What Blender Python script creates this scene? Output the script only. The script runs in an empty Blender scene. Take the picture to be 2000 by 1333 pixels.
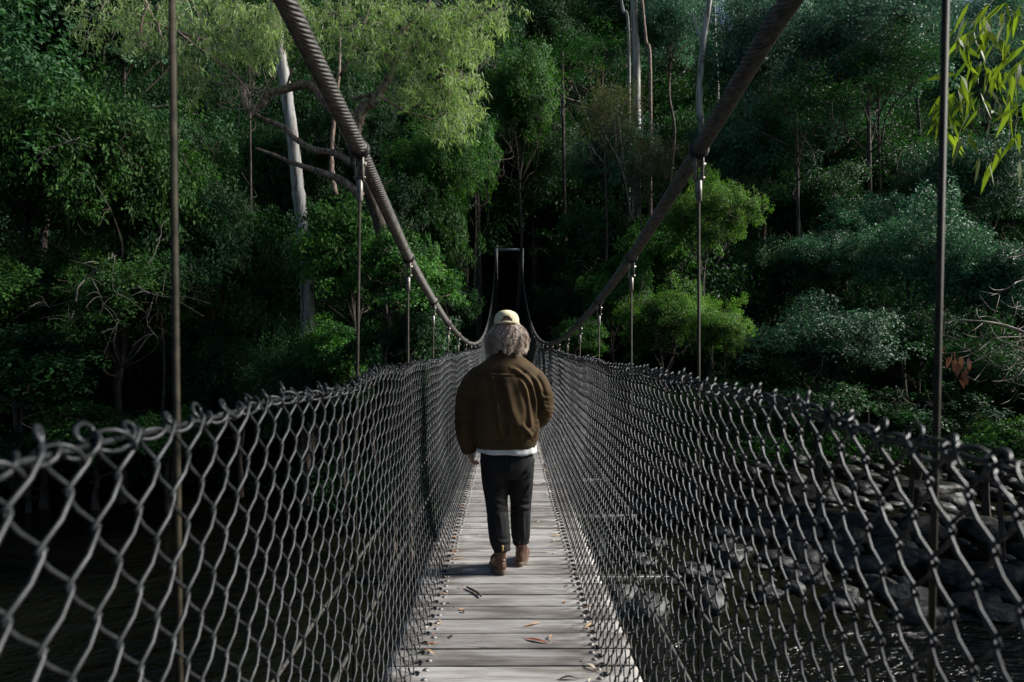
import bpy, math, random
import numpy as np
from mathutils import Vector, Matrix

S = bpy.context.scene
COL = S.collection
PI = math.pi
rng = np.random.default_rng(7)
random.seed(7)

# ------------------------------------------------------------------ camera, world, sun, exposure
F = 1333.0                       # focal length in pixels of the 2000 px wide photograph
cam_d = bpy.data.cameras.new('camera')
cam_d.sensor_width = 36.0
cam_d.lens = 36.0 * F / 2000.0
cam_d.clip_start = 0.05
cam_d.clip_end = 2000.0
cam_d.dof.use_dof = True
cam_d.dof.focus_distance = 6.2
cam_d.dof.aperture_fstop = 3.4
cam = bpy.data.objects.new('camera', cam_d)
cam.rotation_euler = (math.radians(90), 0, -math.radians(0.30))
COL.objects.link(cam)
S.camera = cam

SUN_EL = math.radians(33)
SUN_AZ = math.radians(8)         # ahead of due right (+x), towards +y
w = bpy.data.worlds.new('World')
S.world = w
w.use_nodes = True
nt = w.node_tree
sky = nt.nodes.new('ShaderNodeTexSky')
sky.sky_type = 'NISHITA'
sky.sun_disc = False
sky.sun_elevation = SUN_EL
sky.sun_rotation = math.radians(90) - SUN_AZ
nt.links.new(sky.outputs[0], nt.nodes['Background'].inputs[0])
nt.nodes['Background'].inputs[1].default_value = 0.045
sd = bpy.data.lights.new('sun', 'SUN')
sd.energy = 5.0
sd.angle = math.radians(15.0)
sd.color = (1.0, 0.96, 0.90)
sun = bpy.data.objects.new('sun', sd)
sv = Vector((math.cos(SUN_EL) * math.cos(SUN_AZ), math.cos(SUN_EL) * math.sin(SUN_AZ), math.sin(SUN_EL)))
sun.rotation_euler = sv.to_track_quat('Z', 'Y').to_euler()
sun.location = sv * 60
COL.objects.link(sun)
S.view_settings.view_transform = 'Standard'
S.view_settings.look = 'None'
S.view_settings.gamma = 1.0
S.view_settings.exposure = 0.85
S.render.film_transparent = False
try:
    S.cycles.max_bounces = 6
    S.cycles.diffuse_bounces = 3
    S.cycles.transmission_bounces = 4
    S.cycles.transparent_max_bounces = 4
except Exception:
    pass

# ------------------------------------------------------------------ small helpers
def tag(o, label=None, cat=None, group=None, kind=None):
    if label: o['label'] = label
    if cat: o['category'] = cat
    if group: o['group'] = group
    if kind: o['kind'] = kind
    return o

def empty(name, loc=(0, 0, 0), rz=0.0, parent=None):
    o = bpy.data.objects.new(name, None)
    o.empty_display_size = 0.2
    o.location = loc
    o.rotation_euler = (0, 0, rz)
    COL.objects.link(o)
    if parent: o.parent = parent
    return o

def mesh_np(name, V, faces_list, smooth=True, tint=None):
    """faces_list: list of (n,k) int arrays"""
    me = bpy.data.meshes.new(name)
    V = np.asarray(V, dtype=np.float32)
    me.vertices.add(len(V))
    me.vertices.foreach_set('co', V.ravel())
    fl = [np.asarray(f, dtype=np.int32) for f in faces_list if len(f)]
    loops = np.concatenate([f.ravel() for f in fl])
    tot = np.concatenate([np.full(len(f), f.shape[1], dtype=np.int32) for f in fl])
    start = np.concatenate([[0], np.cumsum(tot)[:-1]]).astype(np.int32)
    me.loops.add(len(loops))
    me.loops.foreach_set('vertex_index', loops)
    me.polygons.add(len(tot))
    me.polygons.foreach_set('loop_start', start)
    me.polygons.foreach_set('loop_total', tot)
    if smooth:
        me.polygons.foreach_set('use_smooth', np.ones(len(tot), dtype=bool))
    if tint is not None:
        a = me.attributes.new('tint', 'FLOAT', 'POINT')
        a.data.foreach_set('value', np.asarray(tint, dtype=np.float32))
    me.update(calc_edges=True)
    me.validate()
    return me

def link(name, me, mat=None, parent=None, loc=None):
    o = bpy.data.objects.new(name, me)
    COL.objects.link(o)
    if mat is not None and len(me.materials) == 0:
        me.materials.append(mat)
    if parent: o.parent = parent
    if loc is not None: o.location = loc
    return o

class MB:
    """collects pieces into one mesh"""
    def __init__(s):
        s.V = []; s.F = {}; s.n = 0; s.T = []
    def add(s, V, *faces, tint=0.5):
        V = np.asarray(V, dtype=float)
        for f in faces:
            f = np.asarray(f, dtype=np.int64)
            if len(f) == 0: continue
            s.F.setdefault(f.shape[1], []).append(f + s.n)
        s.V.append(V); s.n += len(V)
        s.T.append(np.full(len(V), tint) if np.isscalar(tint) else np.asarray(tint))
        return s
    def box(s, c, d, rot=None, tint=0.5):
        h = np.array(d) / 2.0
        P = np.array([[x, y, z] for x in (-1, 1) for y in (-1, 1) for z in (-1, 1)]) * h
        if rot is not None: P = P @ np.array(rot).T
        P = P + np.array(c)
        return s.add(P, [[0, 1, 3, 2], [4, 6, 7, 5], [0, 4, 5, 1], [2, 3, 7, 6], [0, 2, 6, 4], [1, 5, 7, 3]], tint=tint)
    def tube(s, P, r, n=8, cap=True, tint=0.5):
        V, Q, C = sweep(P, r, n)
        s.add(V, Q, tint=tint)
        if cap:
            m = len(P)
            b = s.n - len(V)
            s.F.setdefault(n, []).append(np.array([list(range(n))[::-1]]) + b)
            s.F.setdefault(n, []).append(np.array([list(range((m - 1) * n, m * n))]) + b)
        return s
    def mesh(s, name, smooth=True):
        V = np.concatenate(s.V)
        fl = [np.concatenate(v) for v in s.F.values()]
        return mesh_np(name, V, fl, smooth, np.concatenate(s.T))
    def build(s, name, mat, parent=None, smooth=True, loc=None):
        return link(name, s.mesh(name, smooth), mat, parent, loc)

def frames(P):
    P = np.asarray(P, dtype=float)
    T = np.gradient(P, axis=0)
    T /= (np.linalg.norm(T, axis=1, keepdims=True) + 1e-12)
    ref = np.array([0, 0, 1.0]) if abs(T[:, 2]).mean() < 0.8 else np.array([0, 1.0, 0])
    N = np.cross(T, ref); N /= (np.linalg.norm(N, axis=1, keepdims=True) + 1e-9)
    for i in range(1, len(N)):
        if N[i] @ N[i - 1] < 0: N[i] = -N[i]
    B = np.cross(T, N)
    return P, T, N, B

def sweep(P, r, n):
    P, T, N, B = frames(P)
    m = len(P)
    r = np.broadcast_to(np.asarray(r, dtype=float), (m,))
    a = np.arange(n) * 2 * PI / n
    V = P[:, None, :] + r[:, None, None] * (np.cos(a)[None, :, None] * N[:, None, :] + np.sin(a)[None, :, None] * B[:, None, :])
    i = np.arange(m - 1)[:, None] * n; j = np.arange(n)[None, :]; k = (j + 1) % n
    Q = np.stack([i + j, i + k, i + n + k, i + n + j], -1).reshape(-1, 4)
    return V.reshape(-1, 3), Q, None

def smooth_path(P, k=6, closed=False):
    """Catmull-Rom through the points"""
    P = np.asarray(P, dtype=float)
    Q = np.vstack([2 * P[0] - P[1], P, 2 * P[-1] - P[-2]])
    out = []
    for i in range(1, len(Q) - 2):
        t = np.linspace(0, 1, k, endpoint=False)[:, None]
        a, b, c, d = Q[i - 1], Q[i], Q[i + 1], Q[i + 2]
        out.append(0.5 * ((2 * b) + (-a + c) * t + (2 * a - 5 * b + 4 * c - d) * t ** 2 + (-a + 3 * b - 3 * c + d) * t ** 3))
    out.append(P[-1:])
    return np.vstack(out)

def vnoise(x, y, seed=0):
    """cheap smooth value noise, numpy"""
    x = np.asarray(x, dtype=float); y = np.asarray(y, dtype=float)
    xi = np.floor(x); yi = np.floor(y); fx = x - xi; fy = y - yi
    fx = fx * fx * (3 - 2 * fx); fy = fy * fy * (3 - 2 * fy)
    def h(a, b):
        v = np.sin(a * 127.1 + b * 311.7 + seed * 74.7) * 43758.5453
        return v - np.floor(v)
    return ((h(xi, yi) * (1 - fx) + h(xi + 1, yi) * fx) * (1 - fy) + (h(xi, yi + 1) * (1 - fx) + h(xi + 1, yi + 1) * fx) * fy) * 2 - 1

def px(x, y, d):
    """world point seen at photo pixel (x, y) at distance d along the bridge axis"""
    return np.array([(x - 993.0) / F * d, d, (666.5 - y) / F * d])

def leaf_quads(C, A, Nn, L, Wd, tint, fold=0.25):
    """diamond leaves folded along the midrib. C base points, A length dir, Nn normal"""
    A = A / (np.linalg.norm(A, axis=1, keepdims=True) + 1e-9)
    B = np.cross(Nn, A); B /= (np.linalg.norm(B, axis=1, keepdims=True) + 1e-9)
    Nn = np.cross(A, B)
    n = len(C)
    L = L[:, None]; Wd = Wd[:, None]
    V = np.stack([C, C + A * L * 0.45 + B * Wd * 0.5 + Nn * Wd * fold, C + A * L - Nn * L * 0.12, C + A * L * 0.45 - B * Wd * 0.5 + Nn * Wd * fold], 1)
    b = np.arange(n)[:, None] * 4
    T = np.concatenate([b + np.array([[0, 1, 2]]), b + np.array([[0, 2, 3]])])
    return V.reshape(-1, 3), T, np.repeat(tint, 4)

# ------------------------------------------------------------------ materials
def new_mat(name):
    m = bpy.data.materials.new(name); m.use_nodes = True
    nt = m.node_tree
    for n in list(nt.nodes): nt.nodes.remove(n)
    out = nt.nodes.new('ShaderNodeOutputMaterial')
    b = nt.nodes.new('ShaderNodeBsdfPrincipled')
    nt.links.new(b.outputs[0], out.inputs[0])
    return m, nt, b, out

def noise(nt, scale, detail=4, rough=0.55, vec=None, dist=0.0):
    n = nt.nodes.new('ShaderNodeTexNoise')
    n.inputs['Scale'].default_value = scale
    n.inputs['Detail'].default_value = detail
    n.inputs['Roughness'].default_value = rough
    n.inputs['Distortion'].default_value = dist
    if vec is not None: nt.links.new(vec, n.inputs['Vector'])
    return n

def ramp(nt, fac, stops):
    r = nt.nodes.new('ShaderNodeValToRGB')
    el = r.color_ramp.elements
    el[0].position = stops[0][0]; el[0].color = (*stops[0][1], 1)
    el[1].position = stops[-1][0]; el[1].color = (*stops[-1][1], 1)
    for p, c in stops[1:-1]:
        e = el.new(p); e.color = (*c, 1)
    nt.links.new(fac, r.inputs[0])
    return r

def coords(nt, scale=(1, 1, 1), kind='Object', random_offset=False):
    tc = nt.nodes.new('ShaderNodeTexCoord')
    mp = nt.nodes.new('ShaderNodeMapping')
    mp.inputs['Scale'].default_value = scale
    nt.links.new(tc.outputs[kind], mp.inputs[0])
    if random_offset:
        oi = nt.nodes.new('ShaderNodeObjectInfo')
        mu = nt.nodes.new('ShaderNodeVectorMath'); mu.operation = 'SCALE'
        co = nt.nodes.new('ShaderNodeCombineXYZ')
        for i in range(3): nt.links.new(oi.outputs['Random'], co.inputs[i])
        nt.links.new(co.outputs[0], mu.inputs[0]); mu.inputs['Scale'].default_value = 57.0
        nt.links.new(mu.outputs[0], mp.inputs['Location'])
    return mp.outputs[0]

def bump(nt, b, h, strength=0.4, dist=0.01):
    n = nt.nodes.new('ShaderNodeBump')
    n.inputs['Strength'].default_value = strength
    n.inputs['Distance'].default_value = dist
    nt.links.new(h, n.inputs['Height'])
    nt.links.new(n.outputs[0], b.inputs['Normal'])

def simple(name, c1, c2, scale=6, rough=0.7, metal=0.0, bmp=0.3, bdist=0.005, sc=(1, 1, 1), detail=5, spec=0.5, mid=(0.35, 0.65)):
    m, nt, b, out = new_mat(name)
    v = coords(nt, sc)
    n = noise(nt, scale, detail, vec=v)
    r = ramp(nt, n.outputs[0], [(mid[0], c1), (mid[1], c2)])
    nt.links.new(r.outputs[0], b.inputs['Base Color'])
    b.inputs['Roughness'].default_value = rough
    b.inputs['Metallic'].default_value = metal
    b.inputs['Specular IOR Level'].default_value = spec
    if bmp: bump(nt, b, n.outputs[0], bmp, bdist)
    return m

def leaf_mat(name, dark, light, rough=0.42, trans=0.28, tcol=None, spec=0.25):
    m, nt, b, out = new_mat(name)
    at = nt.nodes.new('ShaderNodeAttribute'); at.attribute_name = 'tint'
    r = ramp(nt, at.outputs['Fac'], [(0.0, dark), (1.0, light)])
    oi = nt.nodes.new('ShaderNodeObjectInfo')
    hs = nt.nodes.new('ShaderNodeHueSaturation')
    mr = nt.nodes.new('ShaderNodeMapRange')
    mr.inputs['To Min'].default_value = 0.75; mr.inputs['To Max'].default_value = 1.25
    nt.links.new(oi.outputs['Random'], mr.inputs[0])
    nt.links.new(mr.outputs[0], hs.inputs['Value'])
    nt.links.new(r.outputs[0], hs.inputs['Color'])
    nt.links.new(hs.outputs[0], b.inputs['Base Color'])
    b.inputs['Roughness'].default_value = rough + 0.14
    b.inputs['Specular IOR Level'].default_value = spec
    t = nt.nodes.new('ShaderNodeBsdfTranslucent')
    if tcol is None: tcol = (1.5, 1.8, 0.7)
    mu = nt.nodes.new('ShaderNodeMix'); mu.data_type = 'RGBA'; mu.blend_type = 'MULTIPLY'
    mu.inputs[0].default_value = 1.0
    nt.links.new(hs.outputs[0], mu.inputs[6]); mu.inputs[7].default_value = (*tcol, 1)
    nt.links.new(mu.outputs[2], t.inputs[0])
    mx = nt.nodes.new('ShaderNodeMixShader'); mx.inputs[0].default_value = trans
    nt.links.new(b.outputs[0], mx.inputs[1]); nt.links.new(t.outputs[0], mx.inputs[2])
    nt.links.new(mx.outputs[0], out.inputs[0])
    return m

M = {}
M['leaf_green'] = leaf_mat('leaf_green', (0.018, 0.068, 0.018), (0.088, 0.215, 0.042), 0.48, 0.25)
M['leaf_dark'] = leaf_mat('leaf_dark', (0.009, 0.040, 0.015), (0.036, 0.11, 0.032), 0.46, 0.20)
M['leaf_teal'] = leaf_mat('leaf_teal', (0.022, 0.080, 0.046), (0.105, 0.22, 0.125), 0.40, 0.16, (1.1, 1.5, 0.9))
M['leaf_teal_lit'] = leaf_mat('leaf_teal_lit', (0.032, 0.10, 0.075), (0.17, 0.31, 0.225), 0.42, 0.2, (1.1, 1.4, 0.9))  # leaf_teal made lighter: sunlit haze put into the leaf colour
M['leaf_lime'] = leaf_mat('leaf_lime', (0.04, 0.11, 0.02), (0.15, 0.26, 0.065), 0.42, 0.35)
M['leaf_olive'] = leaf_mat('leaf_olive', (0.07, 0.08, 0.035), (0.17, 0.17, 0.08), 0.5, 0.2)
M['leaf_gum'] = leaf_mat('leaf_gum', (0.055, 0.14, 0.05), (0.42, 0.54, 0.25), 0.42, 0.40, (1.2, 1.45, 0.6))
M['leaf_near'] = leaf_mat('leaf_near', (0.05, 0.10, 0.025), (0.20, 0.27, 0.05), 0.42, 0.42, (1.6, 1.7, 0.45))
M['leaf_dead'] = leaf_mat('leaf_dead', (0.10, 0.05, 0.03), (0.22, 0.12, 0.08), 0.7, 0.2, (1.3, 1.1, 0.9))
M['bark'] = simple('bark', (0.035, 0.026, 0.02), (0.13, 0.10, 0.08), 9, 0.9, bmp=0.9, bdist=0.04, sc=(1, 1, 0.25))
M['bark_red'] = simple('bark_red', (0.09, 0.062, 0.05), (0.42, 0.31, 0.25), 14, 0.85, bmp=0.9, bdist=0.03, sc=(1, 1, 0.4))
M['twig'] = simple('twig', (0.16, 0.13, 0.11), (0.38, 0.33, 0.29), 20, 0.8, bmp=0)
M['soil'] = simple('soil', (0.003, 0.004, 0.002), (0.011, 0.012, 0.007), 1.5, 1.0, bmp=1.0, bdist=0.2, detail=8, spec=0.0)

def gum_bark():
    m, nt, b, out = new_mat('gum_bark')
    v = coords(nt, (2.2, 2.2, 0.22))
    n = noise(nt, 2.6, 6, 0.6, v, 0.6)
    r = ramp(nt, n.outputs[0], [(0.36, (0.06, 0.05, 0.045)), (0.44, (0.26, 0.23, 0.20)), (0.52, (0.42, 0.42, 0.40)), (0.72, (0.52, 0.53, 0.52))])
    nt.links.new(r.outputs[0], b.inputs['Base Color'])
    b.inputs['Roughness'].default_value = 0.75
    bump(nt, b, n.outputs[0], 0.5, 0.03)
    return m
M['gum_bark'] = gum_bark()

def wood():
    m, nt, b, out = new_mat('weathered_wood')
    v = coords(nt, (1.1, 20, 10), random_offset=True)
    g = noise(nt, 2.2, 8, 0.62, v, 0.35)
    vf = coords(nt, (2.5, 95, 30), random_offset=True)
    gf = noise(nt, 3.0, 6, 0.7, vf, 0.2)
    v2 = coords(nt, (0.9, 3.0, 1), random_offset=True)
    g2 = noise(nt, 2.4, 4, 0.5, v2)
    ga = nt.nodes.new('ShaderNodeMath'); ga.operation = 'MULTIPLY_ADD'; ga.inputs[1].default_value = 0.55
    gb = nt.nodes.new('ShaderNodeMath'); gb.operation = 'MULTIPLY'; gb.inputs[1].default_value = 0.45
    nt.links.new(g.outputs[0], gb.inputs[0]); nt.links.new(gf.outputs[0], ga.inputs[0]); nt.links.new(gb.outputs[0], ga.inputs[2])
    r = ramp(nt, ga.outputs[0], [(0.34, (0.085, 0.074, 0.066)), (0.43, (0.27, 0.25, 0.235)), (0.53, (0.42, 0.403, 0.388)), (0.66, (0.55, 0.535, 0.52))])
    r2 = ramp(nt, g2.outputs[0], [(0.34, (0.50, 0.47, 0.44)), (0.56, (1.0, 1.0, 1.0))])
    mu = nt.nodes.new('ShaderNodeMix'); mu.data_type = 'RGBA'; mu.blend_type = 'MULTIPLY'; mu.inputs[0].default_value = 1
    nt.links.new(r.outputs[0], mu.inputs[6]); nt.links.new(r2.outputs[0], mu.inputs[7])
    # dark rusty stains towards the plank ends, where the bolts sit
    tc = nt.nodes.new('ShaderNodeTexCoord'); sx = nt.nodes.new('ShaderNodeSeparateXYZ'); nt.links.new(tc.outputs['Object'], sx.inputs[0])
    ab = nt.nodes.new('ShaderNodeMath'); ab.operation = 'ABSOLUTE'; nt.links.new(sx.outputs[0], ab.inputs[0])
    mr = nt.nodes.new('ShaderNodeMapRange'); mr.inputs['From Min'].default_value = 0.30; mr.inputs['From Max'].default_value = 0.46
    nt.links.new(ab.outputs[0], mr.inputs[0])
    v3 = coords(nt, (2.2, 2.5, 1), random_offset=True)
    g3 = noise(nt, 2.0, 3, 0.5, v3)
    st = ramp(nt, g3.outputs[0], [(0.50, (0, 0, 0)), (0.62, (1, 1, 1))])
    m2 = nt.nodes.new('ShaderNodeMath'); m2.operation = 'MULTIPLY'
    nt.links.new(mr.outputs[0], m2.inputs[0]); nt.links.new(st.outputs[0], m2.inputs[1])
    m3 = nt.nodes.new('ShaderNodeMath'); m3.operation = 'MULTIPLY'; m3.inputs[1].default_value = 0.65
    nt.links.new(m2.outputs[0], m3.inputs[0])
    mx = nt.nodes.new('ShaderNodeMix'); mx.data_type = 'RGBA'; mx.blend_type = 'MIX'
    nt.links.new(m3.outputs[0], mx.inputs[0]); nt.links.new(mu.outputs[2], mx.inputs[6]); mx.inputs[7].default_value = (0.10, 0.07, 0.055, 1)
    oi = nt.nodes.new('ShaderNodeObjectInfo'); hs = nt.nodes.new('ShaderNodeHueSaturation')
    mr2 = nt.nodes.new('ShaderNodeMapRange'); mr2.inputs['To Min'].default_value = 0.74; mr2.inputs['To Max'].default_value = 1.20
    nt.links.new(oi.outputs['Random'], mr2.inputs[0]); nt.links.new(mr2.outputs[0], hs.inputs['Value'])
    nt.links.new(mx.outputs[2], hs.inputs['Color'])
    nt.links.new(hs.outputs[0], b.inputs['Base Color'])
    b.inputs['Roughness'].default_value = 0.72
    bump(nt, b, g.outputs[0], 0.55, 0.004)
    return m
M['wood'] = wood()
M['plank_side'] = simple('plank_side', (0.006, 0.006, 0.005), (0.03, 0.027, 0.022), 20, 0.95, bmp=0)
M['cable_steel'] = simple('cable_steel', (0.045, 0.042, 0.038), (0.135, 0.126, 0.114), 30, 0.55, 0.2, 0.3, 0.001, detail=8)
M['rod_steel'] = simple('rod_steel', (0.016, 0.014, 0.010), (0.050, 0.043, 0.027), 25, 0.7, 0.1, 0.3, 0.001, spec=0.25)
M['clamp_steel'] = simple('clamp_steel', (0.12, 0.11, 0.095), (0.28, 0.26, 0.23), 22, 0.45, 0.5, 0.3, 0.001)
M['dark_steel'] = simple('dark_steel', (0.02, 0.02, 0.02), (0.07, 0.065, 0.06), 22, 0.5, 0.3, 0.3, 0.001)
M['wire'] = simple('wire', (0.010, 0.012, 0.013), (0.044, 0.048, 0.052), 26, 0.44, 0.40, 0.15, 0.0006)
M['bolt'] = simple('bolt', (0.16, 0.155, 0.15), (0.34, 0.33, 0.32), 60, 0.55, 0.4, 0.1, 0.0005)
M['tower'] = simple('tower_steel', (0.26, 0.29, 0.30), (0.46, 0.49, 0.50), 5, 0.6, 0.2, 0.2, 0.003)
M['rock'] = simple('rock', (0.005, 0.006, 0.006), (0.033, 0.034, 0.033), 2.2, 0.55, bmp=1.0, bdist=0.12, detail=12)
M['moss'] = simple('moss', (0.02, 0.035, 0.012), (0.06, 0.10, 0.02), 6, 0.95, bmp=0.8, bdist=0.05)

# ------------------------------------------------------------------ terrain, water
def sstep(a, b, x):
    t = np.clip((x - a) / (b - a), 0, 1); return t * t * (3 - 2 * t)

def H(x, y):
    x = np.asarray(x, dtype=float); y = np.asarray(y, dtype=float)
    sh = 24.0 - 5.5 * sstep(-9.0, -5.0, x) - 3.7 * sstep(-1.0, 5.5, x) + 1.2 * vnoise(x * 0.15, y * 0.05, 3) * 1.0
    d = y - sh
    z = -6.0 + np.where(d < 0, np.maximum(d * 0.3, -2.0), np.minimum(d, 12) * (0.10))
    hill0 = 29.0
    z = z + np.maximum(0, np.minimum(y, 44) - hill0) * 0.28 + np.maximum(0, np.minimum(y, 100 + 30 * (1 - sstep(18, 36, x))) - 44) * 0.80
    z = z + np.where(y > hill0, 0.5, 0.1) * vnoise(x * 0.22, y * 0.22, 5)
    # near bank behind the camera and the spur on the right
    z = z + np.maximum(0, np.minimum(-9 - y, 40)) * 0.55
    m = np.exp(-(((x - 11.5) / 4.0) ** 2 + ((y - 1.0) / 4.0) ** 2))
    z = z + m * 3.2
    # valley side far right and far left
    z = z + np.maximum(0, -x - 42) * 0.45 * sstep(10, 26, y)
    # ravine mouth to the upper right: the sky line dips there
    return z

xs = np.concatenate([np.arange(-140, -30, 4.0), np.arange(-30, 30, 0.8), np.arange(30, 141, 4.0)])
ys = np.concatenate([np.arange(-70, 8, 3.0), np.arange(8, 50, 0.8), np.arange(50, 152, 4.0)])
X, Y = np.meshgrid(xs, ys, indexing='ij')
Z = H(X, Y)
nx, ny = X.shape
i = np.arange(nx - 1)[:, None] * ny; j = np.arange(ny - 1)[None, :]
Q = np.stack([i + j, i + ny + j, i + ny + j + 1, i + j + 1], -1).reshape(-1, 4)
g = link('ground', mesh_np('ground', np.stack([X, Y, Z], -1).reshape(-1, 3), [Q]), M['soil'])
tag(g, kind='structure')

def water_mat():
    m, nt, b, out = new_mat('river_water')
    b.inputs['Base Color'].default_value = (0.004, 0.0045, 0.0025, 1)
    b.inputs['Roughness'].default_value = 0.06
    b.inputs['IOR'].default_value = 1.33
    b.inputs['Specular IOR Level'].default_value = 0.6
    v = coords(nt, (1.0, 1.6, 1.0))
    n1 = noise(nt, 1.1, 4, 0.5, v, 0.4)
    n2 = noise(nt, 7.0, 3, 0.5, v, 0.8)
    a = nt.nodes.new('ShaderNodeMath'); a.operation = 'MULTIPLY_ADD'; a.inputs[1].default_value = 0.18
    nt.links.new(n2.outputs[0], a.inputs[0]); nt.links.new(n1.outputs[0], a.inputs[2])
    bump(nt, b, a.outputs[0], 1.0, 0.30)
    return m
M['water'] = water_mat()
wv = np.array([[-140, -25, -6.0], [140, -25, -6.0], [140, 40, -6.0], [-140, 40, -6.0]])
tag(link('water', mesh_np('water', wv, [[[0, 1, 2, 3]]], False), M['water']), kind='structure')

# ------------------------------------------------------------------ the suspension bridge
DC = 0.017                       # x of the deck's centre line
def deck_z(y): return -1.62 + 0.0012 * np.maximum(0, np.asarray(y, dtype=float) - 15) ** 2
def cable_z(y):
    y = np.asarray(y, dtype=float)
    return -0.06 + 0.0067 * (y - 14.8) ** 2 + 0.12 * np.maximum(0, 1 - y / 5.0)
def cable_x(sx, y):               # the two cables are not quite parallel
    if sx < 0: return -np.interp(y, [1.45, 3.17, 4.9, 8, 20, 45], [0.716, 0.690, 0.718, 0.735, 0.76, 0.80])
    return np.interp(y, [1.45, 2.3, 3.17, 8, 20, 45], [0.938, 0.885, 0.885, 0.875, 0.84, 0.80])
HANG = [1.45 + 1.72 * k for k in range(-3, 26)]
TOWER_Y = 45.2

bridge = tag(empty('suspension_bridge', (0, 20, -1.9)), 'long narrow footbridge of grey planks hung from two thick twisted steel cables over the river', 'bridge')
def on_bridge(o):
    o.parent = bridge
    o.matrix_parent_inverse = Matrix.Translation(-bridge.location)
    return o

# planks
PW = 0.192
y_first = 3.406 - 14 * PW
n_pl = int((TOWER_Y - 0.6 - y_first) / PW)
def plank_mesh(seed, gap=0.005, half=0.62):
    r = np.random.default_rng(seed)
    nxp, w_, t = 26, PW - gap, 0.045
    xs_ = np.linspace(-half, half, nxp)
    f0 = -w_ / 2 + 0.0022 * vnoise(xs_ * 6, np.full(nxp, seed * 3.1), seed)
    f1 = w_ / 2 - 0.0028 * np.abs(vnoise(xs_ * 5, np.full(nxp, seed * 5.7), seed + 9))
    zt = 0.0007 * vnoise(xs_ * 2, np.full(nxp, seed), seed + 4)
    bev = 0.004
    rows = [np.stack([xs_, f0, zt - t], -1), np.stack([xs_, f0, zt - bev], -1), np.stack([xs_, f0 + bev, zt], -1),
            np.stack([xs_, f1 - bev, zt], -1), np.stack([xs_, f1, zt - bev], -1), np.stack([xs_, f1, zt - t], -1)]
    V = np.concatenate(rows); k = len(rows)
    a = np.arange(k)[:, None] * nxp; b_ = ((np.arange(k) + 1) % k)[:, None] * nxp; c = np.arange(nxp - 1)[None]
    Qd = np.stack([a + c, a + c + 1, b_ + c + 1, b_ + c], -1).reshape(-1, 4)
    caps = np.array([[q * nxp for q in range(k)], [q * nxp + nxp - 1 for q in range(k)][::-1]])
    return V, Qd, caps
pl_meshes = []
for q in range(6):
    V, Qd, caps = plank_mesh(q + 1, 0.0115 + 0.0022 * (q % 4))
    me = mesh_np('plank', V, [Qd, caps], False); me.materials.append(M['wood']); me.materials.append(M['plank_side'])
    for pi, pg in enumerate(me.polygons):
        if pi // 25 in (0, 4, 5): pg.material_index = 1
    pl_meshes.append(me)
bolt_mb = MB()
a_ = np.arange(10) * 2 * PI / 10
V = [[0, 0, 0.0065]]; rings = []
for rr, zz in ((0.006, 0.006), (0.0105, 0.0035), (0.0125, 0.0), (0.0125, -0.002)):
    rings.append(len(V)); V += [[rr * math.cos(t), rr * math.sin(t), zz] for t in a_]
Fq = []; Ft = [[0, 1 + k, 1 + (k + 1) % 10] for k in range(10)]
for q in range(3):
    Fq += [[rings[q] + k, rings[q + 1] + k, rings[q + 1] + (k + 1) % 10, rings[q] + (k + 1) % 10] for k in range(10)]
bolt_V, bolt_Q, bolt_T = np.array(V, float), np.array(Fq), np.array(Ft)
bolt_me = MB().add(bolt_V, bolt_Q, bolt_T).mesh('bolt'); bolt_me.materials.append(M['bolt'])
far = MB(); far_b = MB(); n_bolt = 0
prs = random.Random(11)
FIRST = 5
for k in range(0, n_pl):
    y = y_first + (k + 0.5) * PW
    z = float(deck_z(y)) + prs.uniform(-0.0012, 0.0012)
    sl = math.atan(0.0024 * max(0, y - 15))
    jx = prs.uniform(-0.012, 0.012)
    near = FIRST <= k < FIRST + 100
    if near:
        o = bpy.data.objects.new('plank', pl_meshes[prs.randrange(6)])
        COL.objects.link(o)
        o.location = (DC + jx, y, z); o.rotation_euler = (sl, 0, prs.uniform(-0.003, 0.003))
        on_bridge(o)
    else:
        V, Qd, caps = plank_mesh(k % 6 + 1)
        V = V.copy(); V[:, 1] += y; V[:, 0] += DC + jx; V[:, 2] += z + (V[:, 1] - y) * math.tan(sl)
        far.add(V, Qd, caps)
    for sx in (-1, 1):
        for dy in (-0.045, 0.045):
            bx = sx * (0.425 + prs.uniform(-0.008, 0.008)); by = dy + prs.uniform(-0.012, 0.012)
            if near and n_bolt < 100 and y > 2.9:
                bo = bpy.data.objects.new('bolt', bolt_me); COL.objects.link(bo)
                bo.location = (bx - jx, by, 0.0015); bo.parent = o; n_bolt += 1
                bo.scale = (1.15, 1.15, 1.15)
            else:
                far_b.add(bolt_V * 1.15 + np.array([DC + bx, y + by, z + 0.0015 + by * math.tan(sl)]), bolt_Q, bolt_T)
o = on_bridge(far.build('planking', M['wood'], smooth=False)); o['kind'] = 'stuff'
o = on_bridge(far_b.build('bolts', M['bolt'])); o['kind'] = 'stuff'

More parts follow.
